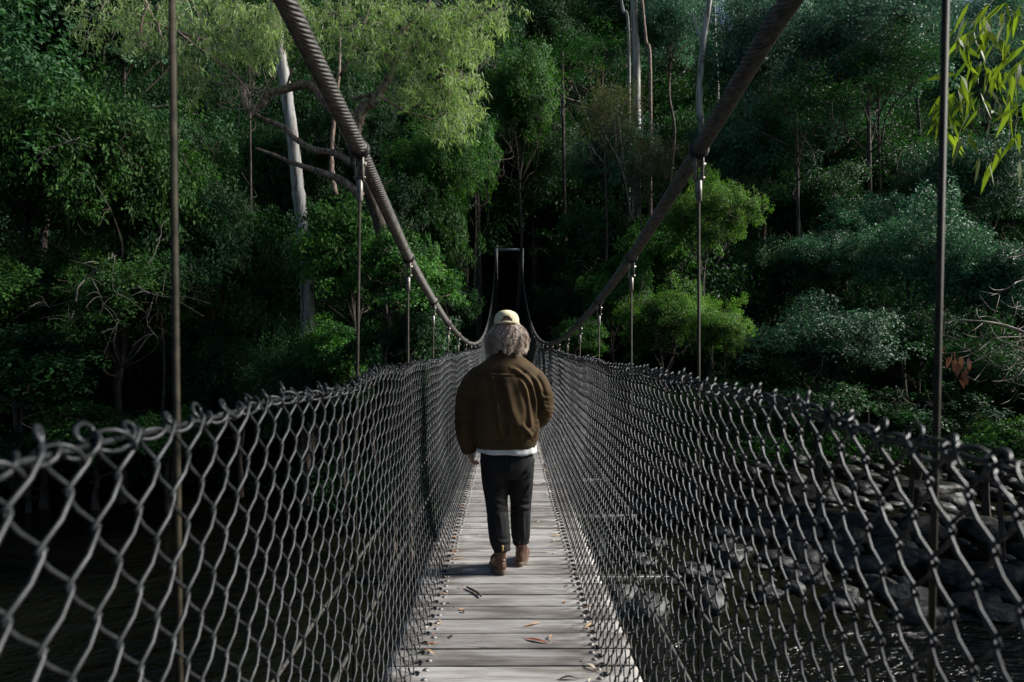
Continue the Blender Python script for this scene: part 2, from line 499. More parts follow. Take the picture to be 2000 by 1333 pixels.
# main cables: twelve-strand rope twisted along its length
def rope(P, R, pitch, lobes, n, depth=0.10):
    P, T, N, B = frames(P)
    s = np.concatenate([[0], np.cumsum(np.linalg.norm(np.diff(P, axis=0), axis=1))])
    a = np.arange(n) * 2 * PI / n
    ph = s / pitch * 2 * PI
    rad = R * (1 - depth + depth * np.abs(np.sin(lobes / 2 * a)) ** 0.7)[None] * np.ones((len(P), 1))
    aa = a[None] + ph[:, None]
    V = P[:, None] + rad[..., None] * (np.cos(aa)[..., None] * N[:, None] + np.sin(aa)[..., None] * B[:, None])
    m = len(P)
    i = np.arange(m - 1)[:, None] * n; j = np.arange(n)[None]; k = (j + 1) % n
    return V.reshape(-1, 3), np.stack([i + j, i + k, i + n + k, i + n + j], -1).reshape(-1, 4)
for sx in (-1, 1):
    mb = MB()
    for y0, y1, st, n in ((-4.5, 8.0, 0.012, 72), (8.0, 20, 0.03, 24), (20, TOWER_Y, 0.3, 10)):
        yy = np.arange(y0, y1 + st * 0.5, st)
        P = np.stack([cable_x(sx, yy), yy, cable_z(yy)], -1)
        V, Qd = rope(P, 0.036, 0.34 * sx, 12, n, 0.20 if st < 0.02 else 0.06)
        mb.add(V, Qd)
    on_bridge(mb.build('main_cable', M['cable_steel']))
    # carrier cables under the outer ends of the cross beams
    for off, rr in ((0.87, 0.012), (1.17, 0.012)):
        yy = np.arange(-4, TOWER_Y, 0.5)
        P = np.stack([np.full_like(yy, DC + sx * off), yy, deck_z(yy) - 0.05], -1)
        on_bridge(MB().tube(P, rr, 8).build('carrier_cable', M['cable_steel']))

# hangers: clamp, shackle plate, socket, rod
def ring(c, ax, R, r, n=20, m=7):
    ax = np.array(ax, float); ax /= np.linalg.norm(ax)
    u = np.cross(ax, [1, 0, 0.1]); u /= np.linalg.norm(u); v = np.cross(ax, u)
    P = [np.array(c) + R * (math.cos(t) * u + math.sin(t) * v) for t in np.linspace(0, 2 * PI, n + 1)]
    V, Qd, _ = sweep(np.array(P), r, m)
    return V, Qd
for sx in (-1, 1):
    for k, y in enumerate(HANG):
        zc = float(cable_z(y)); zd = float(deck_z(y)) - 0.07
        x0 = float(cable_x(sx, y)); slope = 2 * 0.0067 * (y - 14.8)
        tx = np.array([0, 1, slope]); tx /= np.linalg.norm(tx)
        xt = x0; xb = x0 - (0.06 if sx > 0 else -0.03) * (y < 2) + (-0.03 if sx < 0 and 2 < y < 4 else 0)
        if zc - 0.27 < zd + 0.2: continue
        nn = 12 if y < 8 else 6
        mb = MB()
        top = np.array([xt, y, zc - 0.22]); bot = np.array([xb, y, zd])
        mb.tube(np.array([top, bot]), 0.0072, nn)
        rod = on_bridge(mb.build('suspender_rod', M['rod_steel']))
        if y < 26:
            inv = rod.matrix_parent_inverse.copy()
            def sub(mbx, name, mat):
                c = mbx.build(name, mat); c.parent = rod
                return c
            mb = MB().tube(np.array([[xt, y, zc - 0.14], [xt, y, zc - 0.145], [xt, y, zc - 0.235], [xt, y, zc - 0.245]]), [0.010, 0.0155, 0.0155, 0.010], nn)
            sub(mb, 'socket', M['clamp_steel'])
            mb = MB()
            V, Qd = ring([x0, y - 0.01, zc], tx, 0.041, 0.006); mb.add(V, Qd)
            V, Qd = ring([x0, y + 0.016, zc], tx, 0.041, 0.004); mb.add(V, Qd)
            mb.tube(np.array([np.array([x0, y, zc]) - tx * 0.028, np.array([x0, y, zc]) + tx * 0.028]), 0.0385, 20)
            sub(mb, 'clamp', M['dark_steel'])
            # two long cheek plates with a rounded outline, and the pin between them
            mb = MB()
            for s2 in (-1, 1):
                ox = s2 * 0.017
                ang = np.linspace(0, 2 * PI, 16, endpoint=False)
                prof = np.stack([0.021 * np.cos(ang) * (1.0 - 0.25 * (np.sin(ang) < -0.3)), -0.083 + 0.072 * np.sign(np.sin(ang)) * np.abs(np.sin(ang)) ** 0.8], -1)
                A = np.array([[x0 + ox - 0.003, y + p[0], zc + p[1]] for p in prof]); Bv = A + np.array([0.006, 0, 0])
                n_ = 16; V = np.vstack([A, Bv])
                side = [[q, (q + 1) % n_, n_ + (q + 1) % n_, n_ + q] for q in range(n_)]
                mb.add(V, side, [list(range(n_))[::-1], list(range(n_, 2 * n_))])
            mb.tube(np.array([[x0 - 0.028, y, zc - 0.132], [x0 + 0.028, y, zc - 0.132]]), 0.007, 8)
            mb.tube(np.array([[x0 - 0.032, y, zc - 0.07], [x0 + 0.032, y, zc - 0.07]]), 0.011, 6)
            sub(mb, 'shackle', M['clamp_steel'])
        # the cross beam the two rods carry
        if sx == 1:
            mb = MB()
            for dz, sz in ((0.0, (2.44, 0.05, 0.006)), (-0.033, (2.44, 0.006, 0.06))):
                mb.box((DC, y + (0.022 if dz else 0), float(deck_z(y)) - 0.0655 + dz), sz)
            on_bridge(mb.build('cross_beam', M['dark_steel'], smooth=False))

# tower at the far end
tw = tag(empty('bridge_tower', (0.06, TOWER_Y, -1.5)), 'tall slim two-legged tower with a flat top beam at the bridge far end', 'tower')
tz = float(cable_z(TOWER_Y))
for sx in (-1, 1):
    MB().box((sx * 0.86, 0, (tz + 1.5 - 1.0) / 2), (0.17, 0.17, tz + 1.5 + 1.0)).build('post', M['tower'], tw, False)
    MB().tube(np.array([[sx * 0.80, -0.2, tz + 1.5 + 0.10], [sx * 0.80, 0, tz + 1.5 + 0.14], [sx * 0.80, 0.2, tz + 1.5 + 0.10]]), 0.06, 8).build('cable_saddle', M['tower'], tw)
    MB().tube(np.array([[sx * 0.80, 0.0, tz + 1.5], [sx * 0.80, 10.0, tz + 1.5 - 6.0]]), 0.036, 8).build('backstay', M['cable_steel'], tw)
MB().box((0, 0, tz + 1.5 - 0.09), (1.54, 0.15, 0.17)).build('top_beam', M['tower'], tw, False)
# ------------------------------------------------------------------ chain link side fences
MW = 0.118                       # diamond width along the bridge
MHT = 0.128                      # diamond height
WR = 0.0036                      # wire radius
def fence_surface(sx, u, t):
    """u along the bridge, t 0..1 up the mesh -> world xyz and outward normal direction in x"""
    u = np.asarray(u, dtype=float); t = np.asarray(t, dtype=float)
    zb = deck_z(u) - 0.005
    far_ = sstep(14.5, 16.5, u)
    base_h = 1.475 * (1 - far_) + (cable_z(u) - 0.045 - zb) * far_
    top = base_h + 0.020 * vnoise(u * 1.6, u * 0, 21 + sx) + 0.008 * vnoise(u * 5.0, u * 0, 23 + sx)
    wt = (0.600 if sx < 0 else 0.652) + 0.02 * vnoise(u * 0.9, u * 0, 31 + sx)
    wb = 0.462 if sx < 0 else 0.480
    bulge = 0.045 * np.sin(PI * t) + 0.022 * np.sin(PI * t) * vnoise(u * 1.1, t * 2.5, 41 + sx)
    if sx > 0: bulge = bulge + 0.05 * np.sin(PI * t) * t
    fold = 0.0
    wt = wt * (1 - far_) + (np.abs(cable_x(sx, u)) - 0.02) * far_
    bulge = bulge * (1 - 0.6 * far_)
    x = wb + (wt - wb) * t ** 0.9 + bulge
    z = zb + top * t
    return x * sx, z
def fence(sx, label):
    f = tag(empty('chain_link_fence', (0, 0, -1.62)), label, 'fence')
    inv = Matrix.Translation((0, 0, 1.62))
    mb = MB()
    u0 = 0.15
    MW = 0.114 if sx < 0 else 0.096
    nw = int((TOWER_Y - 0.4 - u0) / (MW / 2))
    nseg = 23
    Hh = 1.475
    for q in range(nw):
        uc = u0 + q * MW / 2
        qr = math.sin(q * 12.9898) * 43758.5453; qr -= math.floor(qr)
        if uc < 4.0: fr, n = (0.0, 0.05, 0.13, 0.5, 0.87, 0.95), 8
        elif uc < 9.0: fr, n = (0.0, 0.15, 0.5, 0.85), 5
        elif uc < 20.0: fr, n = (0.0, 0.18, 0.82), 4
        else: fr, n = (0.0,), 3
        par = q % 2
        nseg = 23 if uc < 15.5 else max(23, int((float(cable_z(uc)) + 1.62 - 0.0012 * (uc - 15) ** 2) / 0.064))
        nseg = nseg | 1
        tt = []; uu = []; nn_ = []
        jit = 0.010 * np.sin(q * 1.7) 
        for s in range(nseg):
            up = (s + par) % 2 == 0
            for c in fr:
                e = c if c else 0.0
                side = -1 + 2 * e if up else 1 - 2 * e
                # round the bends: ease the traverse
                sd = math.sin(side * PI / 2) * 0.22 + side * 0.78
                uu.append(uc + sd * (MW / 4 + WR * 1.9))
                tt.append((s + e) / nseg)
                nn_.append((1 if up else -1) * math.sin(e * PI) * WR * 2.1 + (0.5 * WR if e == 0 else 0) * (1 if (s % 2) else -1))
        uu = np.array(uu); tt = np.array(tt); nn_ = np.array(nn_)
        # the mesh is not perfectly regular
        uu = uu + 0.010 * vnoise(uu * 3.0, tt * 6.0, 51 + sx) + 0.006 * np.sin(tt * 9 + q * 0.11)
        x, z = fence_surface(sx, uu, tt)
        P = np.stack([x - sx * nn_, uu, z], -1)
        if uc < 16 and par == 0:   # knuckle loop above the top edge
            Rl = 0.0125 + 0.004 * math.sin(q * 2.3)
            c0 = P[-1].copy()
            th = np.linspace(0.35, (1.45 + 0.6 * qr) * PI, 12 if uc < 6 else 6)
            L = np.stack([c0[0] + sx * (0.004 + 0.012 * np.sin(th * 0.8)), c0[1] + (0.3 - qr) * 0.012 * th + Rl * (1.1 + 0.5 * qr) * np.sin(th), c0[2] + 0.001 + Rl * (0.65 + 0.4 * (1 - qr)) * (1 - np.cos(th))], -1)
            P = np.vstack([P, L])
        if uc < 9:                 # curled tail at the deck edge
            Rl = 0.014
            c0 = P[0].copy(); th = np.linspace(1.5 * PI, 0.3, 6)
            L = np.stack([c0[0] - sx * (0.002 + Rl * (1 - np.cos(th))), c0[1] + 0.6 * Rl * np.sin(th), c0[2] + 0.004 + 0.6 * Rl * (1 + np.sin(th)) * 0.5], -1)
            P = np.vstack([L, P])
        r = WR if uc < 9 else (WR * 1.02)
        V, Qd, _ = sweep(P, r, n)
        mb.add(V, Qd)
    o = mb.build('wire_mesh', M['wire']); o.parent = f; o.matrix_parent_inverse = inv
    # top rope the mesh is laced to
    yy = np.arange(0.1, 15.0, 0.03)
    x, z = fence_surface(sx, yy, np.full_like(yy, 0.992))
    P = np.stack([x + sx * 0.004, yy, z], -1)
    mb = MB(); mb.tube(P, 0.0045, 7)
    o = mb.build('top_rope', M['wire']); o.parent = f; o.matrix_parent_inverse = inv
    # lacing wire spiralling round it
    yy = np.arange(0.15, 16.0, 0.008)
    x, z = fence_surface(sx, yy, np.full_like(yy, 0.992))
    ph = yy / 0.088 * 2 * PI + 1.5 * vnoise(yy * 4, yy * 0, 77)
    rr = 0.016 + 0.005 * vnoise(yy * 7, yy * 0, 78)
    P = np.stack([x + sx * 0.004 + rr * np.cos(ph), yy, z + rr * np.sin(ph)], -1)
    mb = MB(); mb.tube(P, 0.0036, 6)
    ph2 = yy / 0.131 * 2 * PI + 2.5 * vnoise(yy * 3, yy * 0, 87)
    rr2 = 0.013 + 0.009 * vnoise(yy * 5, yy * 0, 88)
    P = np.stack([x + sx * 0.002 + rr2 * np.cos(-ph2), yy, z - 0.004 + rr2 * np.sin(-ph2)], -1)
    mb.tube(P, 0.0032, 6)
    o = mb.build('lacing_wire', M['wire']); o.parent = f; o.matrix_parent_inverse = inv
    # stiffening wire low down
    return f
fence(-1, 'dark chain-link side fence on the left of the deck, its top loops against black water')
fence(1, 'dark chain-link side fence on the right of the deck, leaning out over the rocks')

# ------------------------------------------------------------------ the man walking away across the bridge
man = tag(empty('person', (0, 4.86, -1.62)), 'person walking away along the planks in a brown jacket and pale yellow cap', 'person')

def ring_pts(c, a, b, n=40, e=2.3, tilt=0.0, yaw=0.0):
    t = np.arange(n) * 2 * PI / n
    x = a * np.sign(np.cos(t)) * np.abs(np.cos(t)) ** (2 / e); y = b * np.sign(np.sin(t)) * np.abs(np.sin(t)) ** (2 / e)
    P = np.stack([x, y, np.zeros(n)], -1)
    P[:, 2] += y * tilt
    c_, s_ = math.cos(yaw), math.sin(yaw)
    P[:, :2] = P[:, :2] @ np.array([[c_, s_], [-s_, c_]])
    return P + np.array(c)

def loft(mb, rings, cap=True):
    n = len(rings[0]); m = len(rings)
    V = np.concatenate(rings)
    i = np.arange(m - 1)[:, None] * n; j = np.arange(n)[None]; k = (j + 1) % n
    Qd = np.stack([i + j, i + k, i + n + k, i + n + j], -1).reshape(-1, 4)
    mb.add(V, Qd)
    if cap:
        b = mb.n - len(V)
        mb.F.setdefault(n, []).append(np.array([list(range(n))[::-1]]) + b)
        mb.F.setdefault(n, []).append(np.array([list(range((m - 1) * n, m * n))]) + b)

def interp_rings(keys, m, n=40):
    """keys: (z, cx, cy, a, b, e); smooth interpolation along the list"""
    K = smooth_path(np.array(keys, float), m)
    return [ring_pts((k[1], k[2], k[0]), k[3], k[4], n, k[5]) for k in K]

def tube_k(mb, pts, rad, n=20, k=8, squash=None):
    A = np.hstack([np.array(pts, float), np.array(rad, float)[:, None]])
    Q_ = smooth_path(A, k)
    P, T, N, B = frames(Q_[:, :3])
    # rounded ends
    V, Qd, _ = sweep(P, Q_[:, 3], n)
    mb.add(V, Qd); b = mb.n - len(V); m = len(P)
    mb.F.setdefault(n, []).append(np.array([list(range(n))[::-1]]) + b)
    mb.F.setdefault(n, []).append(np.array([list(range((m - 1) * n, m * n))]) + b)

def remeshed(mb, name, voxel, smooth_it=4):
    """fuse the overlapping pieces into one continuous surface"""
    me = mb.mesh(name)
    o = bpy.data.objects.new('tmp', me); COL.objects.link(o)
    md = o.modifiers.new('r', 'REMESH'); md.mode = 'VOXEL'; md.voxel_size = voxel; md.use_smooth_shade = True
    if smooth_it:
        s = o.modifiers.new('s', 'SMOOTH'); s.iterations = smooth_it; s.factor = 0.5
    dg = bpy.context.evaluated_depsgraph_get(); dg.update()
    me2 = bpy.data.meshes.new_from_object(o.evaluated_get(dg))
    me2.name = name
    bpy.data.objects.remove(o); bpy.data.meshes.remove(me)
    me2.materials.clear()
    return me2

def get_co(me):
    a = np.empty(len(me.vertices) * 3, np.float32); me.vertices.foreach_get('co', a)
    b = np.empty(len(me.vertices) * 3, np.float32); me.vertices.foreach_get('normal', b)
    return a.reshape(-1, 3).astype(float), b.reshape(-1, 3).astype(float)

def set_co(me, P):
    me.vertices.foreach_set('co', P.astype(np.float32).ravel()); me.update()
    me.polygons.foreach_set('use_smooth', np.ones(len(me.polygons), dtype=bool))

def creases(P, N, lines, back=True):
    """raise soft ridges along 3-D polylines: (points, height, width)"""
    d = np.zeros(len(P))
    for pts, hgt, wid in lines:
        W = smooth_path(np.array(pts, float), 6)
        best = np.full(len(P), 9.0); tb = np.zeros(len(P))
        for q in range(len(W) - 1):
            a, b = W[q], W[q + 1]; ab = b - a; t = np.clip(((P - a) @ ab) / (ab @ ab), 0, 1)
            dist = np.linalg.norm(P - (a + t[:, None] * ab), axis=1)
            u = (q + t) / (len(W) - 1)
            k = dist < best; best[k] = dist[k]; tb[k] = u[k]
        env = np.sin(np.clip(tb, 0.04, 0.96) * PI) ** 0.5
        d += hgt * env * (np.exp(-(best / wid) ** 2) - 0.55 * np.exp(-((best - 1.9 * wid) / (1.1 * wid)) ** 2))
    return P + N * d[:, None]

# --- fabrics and skin
M['jacket'] = simple('jacket_cloth', (0.050, 0.031, 0.012), (0.086, 0.053, 0.021), 9, 0.82, bmp=0.25, bdist=0.002, spec=0.25, detail=9)
M['rib'] = simple('jacket_rib', (0.045, 0.032, 0.015), (0.075, 0.052, 0.026), 14, 0.9, bmp=0.6, bdist=0.003, sc=(22, 22, 0.6), spec=0.2)
M['shirt'] = simple('shirt_cloth', (0.62, 0.64, 0.66), (0.75, 0.77, 0.78), 8, 0.85, bmp=0.2, bdist=0.003)
M['trousers'] = simple('trouser_cloth', (0.005, 0.006, 0.007), (0.012, 0.013, 0.015), 7, 0.78, bmp=0.3, bdist=0.002, detail=9, spec=0.3)
M['skin'] = simple('skin', (0.40, 0.22, 0.16), (0.50, 0.29, 0.21), 12, 0.55, bmp=0.15, bdist=0.001)
M['cap'] = simple('cap_cloth', (0.62, 0.54, 0.34), (0.78, 0.71, 0.50), 16, 0.9, bmp=0.35, bdist=0.002, detail=8)
M['cap_dark'] = simple('cap_strap', (0.10, 0.08, 0.04), (0.2, 0.16, 0.09), 16, 0.9)
M['boot'] = simple('boot_leather', (0.05, 0.022, 0.012), (0.15, 0.07, 0.038), 9, 0.5, bmp=0.3, bdist=0.002, detail=8)
M['elastic'] = simple('boot_elastic', (0.03, 0.018, 0.012), (0.06, 0.035, 0.024), 9, 0.85, bmp=0.5, bdist=0.002, sc=(1, 1, 12))
M['sole'] = simple('boot_sole', (0.09, 0.07, 0.05), (0.17, 0.13, 0.09), 12, 0.8)
M['tab'] = simple('boot_tab', (0.30, 0.20, 0.07), (0.42, 0.30, 0.12), 20, 0.8)
def hair_mat():
    m, nt, b, out = new_mat('grey_hair')
    at = nt.nodes.new('ShaderNodeAttribute'); at.attribute_name = 'tint'
    r = ramp(nt, at.outputs['Fac'], [(0.0, (0.08, 0.052, 0.036)), (0.4, (0.34, 0.24, 0.17)), (0.75, (0.66, 0.53, 0.43)), (1.0, (0.86, 0.77, 0.69))])
    nt.links.new(r.outputs[0], b.inputs['Base Color'])
    b.inputs['Roughness'].default_value = 0.42
    return m
M['hair'] = hair_mat()

# --- body: one continuous surface, fused from head to feet
mb = MB()
HX, HY, HZ = -0.012, 0.02, 1.715
hr = []
for z, cy, a, b in ((-0.125, 0.045, 0.030, 0.035), (-0.115, 0.04, 0.045, 0.055), (-0.085, 0.025, 0.060, 0.078), (-0.04, 0.01, 0.070, 0.092), (0.0, 0.0, 0.076, 0.098), (0.04, -0.004, 0.077, 0.099), (0.075, -0.006, 0.068, 0.088), (0.10, -0.006, 0.048, 0.062), (0.112, -0.006, 0.02, 0.026)):
    hr.append(ring_pts((HX, HY + cy, HZ + z), a, b, 32, 2.1))
loft(mb, hr)
tube_k(mb, [(HX, HY + 0.098, HZ + 0.005), (HX, HY + 0.112, HZ - 0.02), (HX, HY + 0.122, HZ - 0.042), (HX, HY + 0.10, HZ - 0.052)], [0.009, 0.011, 0.014, 0.010], 10, 4)    # nose
for s in (-1, 1):
    tube_k(mb, [(HX + s * 0.076, HY + 0.005, HZ + 0.02), (HX + s * 0.088, HY - 0.01, HZ + 0.005), (HX + s * 0.082, HY, HZ - 0.03)], [0.010, 0.013, 0.008], 8, 4)            # ears
    tube_k(mb, [(HX + s * 0.012, HY + 0.105, HZ + 0.028), (HX + s * 0.035, HY + 0.098, HZ + 0.03), (HX + s * 0.055, HY + 0.078, HZ + 0.024)], [0.008, 0.008, 0.007], 8, 4)   # brows
tube_k(mb, [(HX - 0.024, HY + 0.098, HZ - 0.072), (HX, HY + 0.106, HZ - 0.072), (HX + 0.024, HY + 0.098, HZ - 0.072)], [0.006, 0.009, 0.006], 8, 4)                        # mouth
tube_k(mb, [(-0.018, -0.01, 1.44), (-0.016, 0.0, 1.54), (HX, HY, HZ - 0.06)], [0.075, 0.060, 0.058], 20)
loft(mb, interp_rings([(0.80, -0.01, 0, .15, .10, 2.4), (1.0, -0.015, 0, .145, .095, 2.4), (1.25, -0.018, 0, .165, .10, 2.5), (1.40, -0.018, 0, .165, .09, 2.4), (1.47, -0.018, 0, .10, .07, 2.2)], 5))
SH = {-1: (-0.195, 0.0, 1.405), 1: (0.160, 0.0, 1.405)}
arm_l = [SH[-1], (-0.262, 0.0, 1.27), (-0.298, -0.005, 1.12), (-0.292, 0.02, 0.98), (-0.283, 0.045, 0.865)]
arm_r = [SH[1], (0.215, -0.012, 1.29), (0.235, -0.02, 1.16), (0.225, 0.07, 1.06), (0.185, 0.175, 1.01)]
tube_k(mb, arm_l, [.055, .048, .040, .036, .026], 16)
tube_k(mb, arm_r, [.055, .048, .040, .036, .026], 16)
loft(mb, interp_rings([(0.70, -0.01, 0, .10, .07, 2.2), (0.76, -0.01, 0, .135, .09, 2.3), (0.82, -0.01, 0, .145, .095, 2.4)], 5))
LEG = {-1: [(-0.098, 0.0, .78), (-0.095, 0.0, .62), (-0.085, -0.01, .47), (-0.068, -0.045, .30), (-0.046, -0.075, .10)],
       1: [(0.082, 0.01, .78), (0.086, 0.03, .62), (0.088, 0.055, .47), (0.087, 0.075, .30), (0.088, 0.10, .10)]}
for s in (-1, 1):
    tube_k(mb, LEG[s], [.070, .060, .046, .044, .034], 16)
    f = LEG[s][-1]
    tube_k(mb, [(f[0], f[1] - .03, .05), (f[0] + .01 * s, f[1] + .06, .05), (f[0] + .02 * s, f[1] + .15, .035)], [.032, .034, .024], 12)
# hands: palm plus five separate fingers, the left one curling inwards below the cuff
def hand(wr, dirv, side, curl, thumb):
    """wr wrist, dirv towards the knuckles, side across the palm (index to little), curl: closing direction"""
    wr = np.array(wr); dirv = np.array(dirv) / np.linalg.norm(dirv); side = np.array(side) / np.linalg.norm(side); curl = np.array(curl) / np.linalg.norm(curl)
    for q in range(4):
        o_ = side * (q - 1.5) * 0.019
        kn = wr + dirv * (0.088 - 0.004 * abs(q - 1)) + o_
        tube_k(mb, [wr + o_ * 0.5, (wr + kn) / 2 + o_ * 0.2, kn], [0.017, 0.0165, 0.0125], 10, 4)
        L = (0.040, 0.045, 0.042, 0.032)[q]
        a1 = dirv * 0.92 + curl * 0.35; a2 = dirv * 0.45 + curl * 0.9; a3 = -dirv * 0.05 + curl
        p1 = kn + a1 * L; p2 = p1 + a2 * L * 0.62; p3 = p2 + a3 * L * 0.5
        tube_k(mb, [kn, p1, p2, p3], [0.0102, 0.0092, 0.0082, 0.0066], 10, 4)
    t0 = wr + dirv * 0.022 - side * 0.022; t1 = t0 + dirv * 0.035 - side * 0.028 + curl * 0.012; t2 = t1 + dirv * 0.028 - side * 0.006 + curl * 0.014
    tube_k(mb, [t0, t1, t2, t2 + (dirv + curl * 0.5) * 0.012], [0.016, 0.0115, 0.0095, 0.007], 10, 4)
hand((-0.283, 0.045, 0.868), (0.10, 0.10, -1), (0.25, -1, 0.05), (1, 0.25, 0.1), 1)
hand((0.185, 0.178, 1.01), (-0.75, 0.55, -0.1), (0.1, 0.1, -1), (-0.5, -0.9, 0), -1)
body = remeshed(mb, 'body', 0.0042, 2)
link('body', body, M['skin'], man)

# --- trousers
mb = MB()
loft(mb, interp_rings([(0.655, -0.012, -0.004, .145, .115, 2.4), (0.72, -0.012, -0.006, .180, .135, 2.5), (0.80, -0.012, -0.004, .190, .132, 2.6), (0.875, -0.012, 0.0, .182, .122, 2.6), (0.94, -0.012, 0.0, .165, .112, 2.5)], 6, 44))
wid = {-1: [.108, .098, .080, .078, .074, .058], 1: [.108, .096, .079, .072, .070, .056]}
for s in (-1, 1):
    L = LEG[s]
    P = [np.array(L[0]) + [0, 0, 0], np.array(L[1]) + [-0.004 * s, 0, 0], np.array(L[2]) + [0.002, 0, 0], np.array(L[3]) + [0, -0.005, 0], (np.array(L[3]) + np.array(L[4])) / 2 + [0, -0.008, 0.02], np.array(L[4]) + [0, -0.004, 0.058]]
    tube_k(mb, P, wid[s], 26)
    # turned, slightly bunched hem
    c = P[-1]
    V, Qd = ring((c[0], c[1], c[2] + 0.004), (0, 0.05, 1), 0.051, 0.013, 24, 8); mb.add(V, Qd)
me = remeshed(mb, 'trousers', 0.0065, 5)
P, N = get_co(me)
cl = []
r = np.random.default_rng(12)
for s in (-1, 1):
    L = LEG[s]
    for q in range(5):    # knee-back and ankle creases
        z = 0.50 - q * 0.025; x0 = L[2][0]
        y0 = L[2][1] - 0.075
        sl = r.uniform(-0.05, 0.05)
        cl.append(([(x0 - 0.07, y0 + 0.035, z - sl), (x0, y0, z + r.uniform(-.01, .01)), (x0 + 0.07, y0 + 0.035, z + sl)], 0.006, 0.012))
    for q in range(4):
        z = 0.140 + q * 0.033; x0 = L[4][0] * (1 - q * .06) + L[3][0] * q * .06; y0 = L[4][1] - 0.065
        sl = r.uniform(-0.025, 0.025)
        cl.append(([(x0 - 0.06, y0 + 0.03, z - sl), (x0, y0, z - 0.012), (x0 + 0.06, y0 + 0.03, z + sl)], 0.007, 0.011))
# long drapes falling from the seat
cl += [([(0.165, -0.06, 0.78), (0.12, -0.11, 0.68), (0.075, -0.11, 0.60)], 0.010, 0.016), ([(0.17, -0.04, 0.70), (0.13, -0.09, 0.62), (0.10, -0.085, 0.54)], 0.010, 0.014),
       ([(0.16, -0.03, 0.62), (0.13, -0.05, 0.54), (0.10, -0.05, 0.48)], 0.008, 0.013), ([(-0.19, -0.05, 0.72), (-0.13, -0.11, 0.62), (-0.05, -0.10, 0.575)], 0.009, 0.014),
       ([(-0.16, -0.06, 0.60), (-0.10, -0.09, 0.565), (-0.03, -0.075, 0.585)], 0.009, 0.012), ([(0.0, -0.13, 0.82), (-0.005, -0.13, 0.74), (-0.01, -0.11, 0.68)], -0.008, 0.010),
       ([(-0.10, -0.13, 0.80), (-0.09, -0.14, 0.74), (-0.05, -0.13, 0.69)], 0.006, 0.016), ([(-0.06, -0.10, 0.40), (-0.05, -0.11, 0.30), (-0.035, -0.12, 0.2)], 0.006, 0.012), ([(0.11, -0.02, 0.40), (0.105, 0.0, 0.30), (0.11, 0.03, 0.2)], 0.006, 0.012)]
P = creases(P, N, cl)
P += N * (0.0022 * vnoise(P[:, 0] * 14 + P[:, 1] * 9, P[:, 2] * 11, 5))[:, None]
set_co(me, P)
link('trousers', me, M['trousers'], man)
tl = MB()
for x, y in ((-0.115, -0.118), (0.02, -0.133)):
    tl.box((x, y - 0.002, 0.845), (0.012, 0.006, 0.05))

# --- shirt tail: a short loose skirt of white cloth under the jacket
rs = []
for q, z in enumerate(np.linspace(0.96, 0.832, 9)):
    R_ = ring_pts((-0.012, 0, z), 0.198 + 0.002 * q, 0.140 + 0.0012 * q, 96, 2.6)
    a = np.arange(96) / 96 * 2 * PI
    wv_ = 1 + 0.012 * (q / 8) * np.sin(a * 9 + 1) + 0.008 * (q / 8) * np.sin(a * 17)
    c = np.array([-0.012, 0, z]); R_ = c + (R_ - c) * wv_[:, None]
    R_[:, 2] += (0.006 * np.sin(a * 2 + 0.6) + 0.003 * np.sin(a * 7)) * (q / 8)
    rs.append(R_)
rs2 = [np.array([-0.012, 0, 0]) * [1, 1, 0] + (r0 - np.array([-0.012, 0, 0])) * np.array([0.985, 0.98, 1]) for r0 in rs[::-1]]
mb = MB(); loft(mb, rs + rs2, False)
mb.build('shirt', M['shirt'], man)

# --- jacket
mb = MB()
loft(mb, interp_rings([(0.895, -0.020, 0.0, .212, .150, 2.7), (0.93, -0.020, 0.0, .232, .172, 2.7), (0.99, -0.020, -0.004, .240, .182, 2.6), (1.12, -0.018, -0.008, .238, .180, 2.5),
                       (1.26, -0.016, -0.010, .240, .170, 2.5), (1.36, -0.016, -0.010, .238, .152, 2.6), (1.43, -0.016, -0.008, .214, .128, 2.4), (1.485, -0.016, -0.004, .150, .100, 2.2), (1.53, -0.015, 0.0, .095, .082, 2.1), (1.56, -0.015, 0.0, .080, .076, 2.0)], 6, 56))
jl = [(-0.165, -0.004, 1.385), (-0.230, -0.005, 1.335), (-0.283, -0.006, 1.24), (-0.305, -0.006, 1.12), (-0.304, 0.008, 1.0), (-0.292, 0.03, 0.90), (-0.285, 0.042, 0.845)]
tube_k(mb, jl, [.082, .088, .086, .078, .074, .068, .052], 28)
jr = [(0.130, -0.004, 1.38), (0.185, -0.01, 1.335), (0.226, -0.02, 1.26), (0.245, -0.024, 1.165), (0.236, 0.04, 1.085), (0.21, 0.12, 1.04), (0.19, 0.165, 1.02)]
tube_k(mb, jr, [.080, .086, .083, .077, .072, .062, .048], 28)
me = remeshed(mb, 'jacket', 0.0062, 6)
P, N = get_co(me)
def bk(x, z, y=-0.19): return (x, y, z)
r = np.random.default_rng(8)
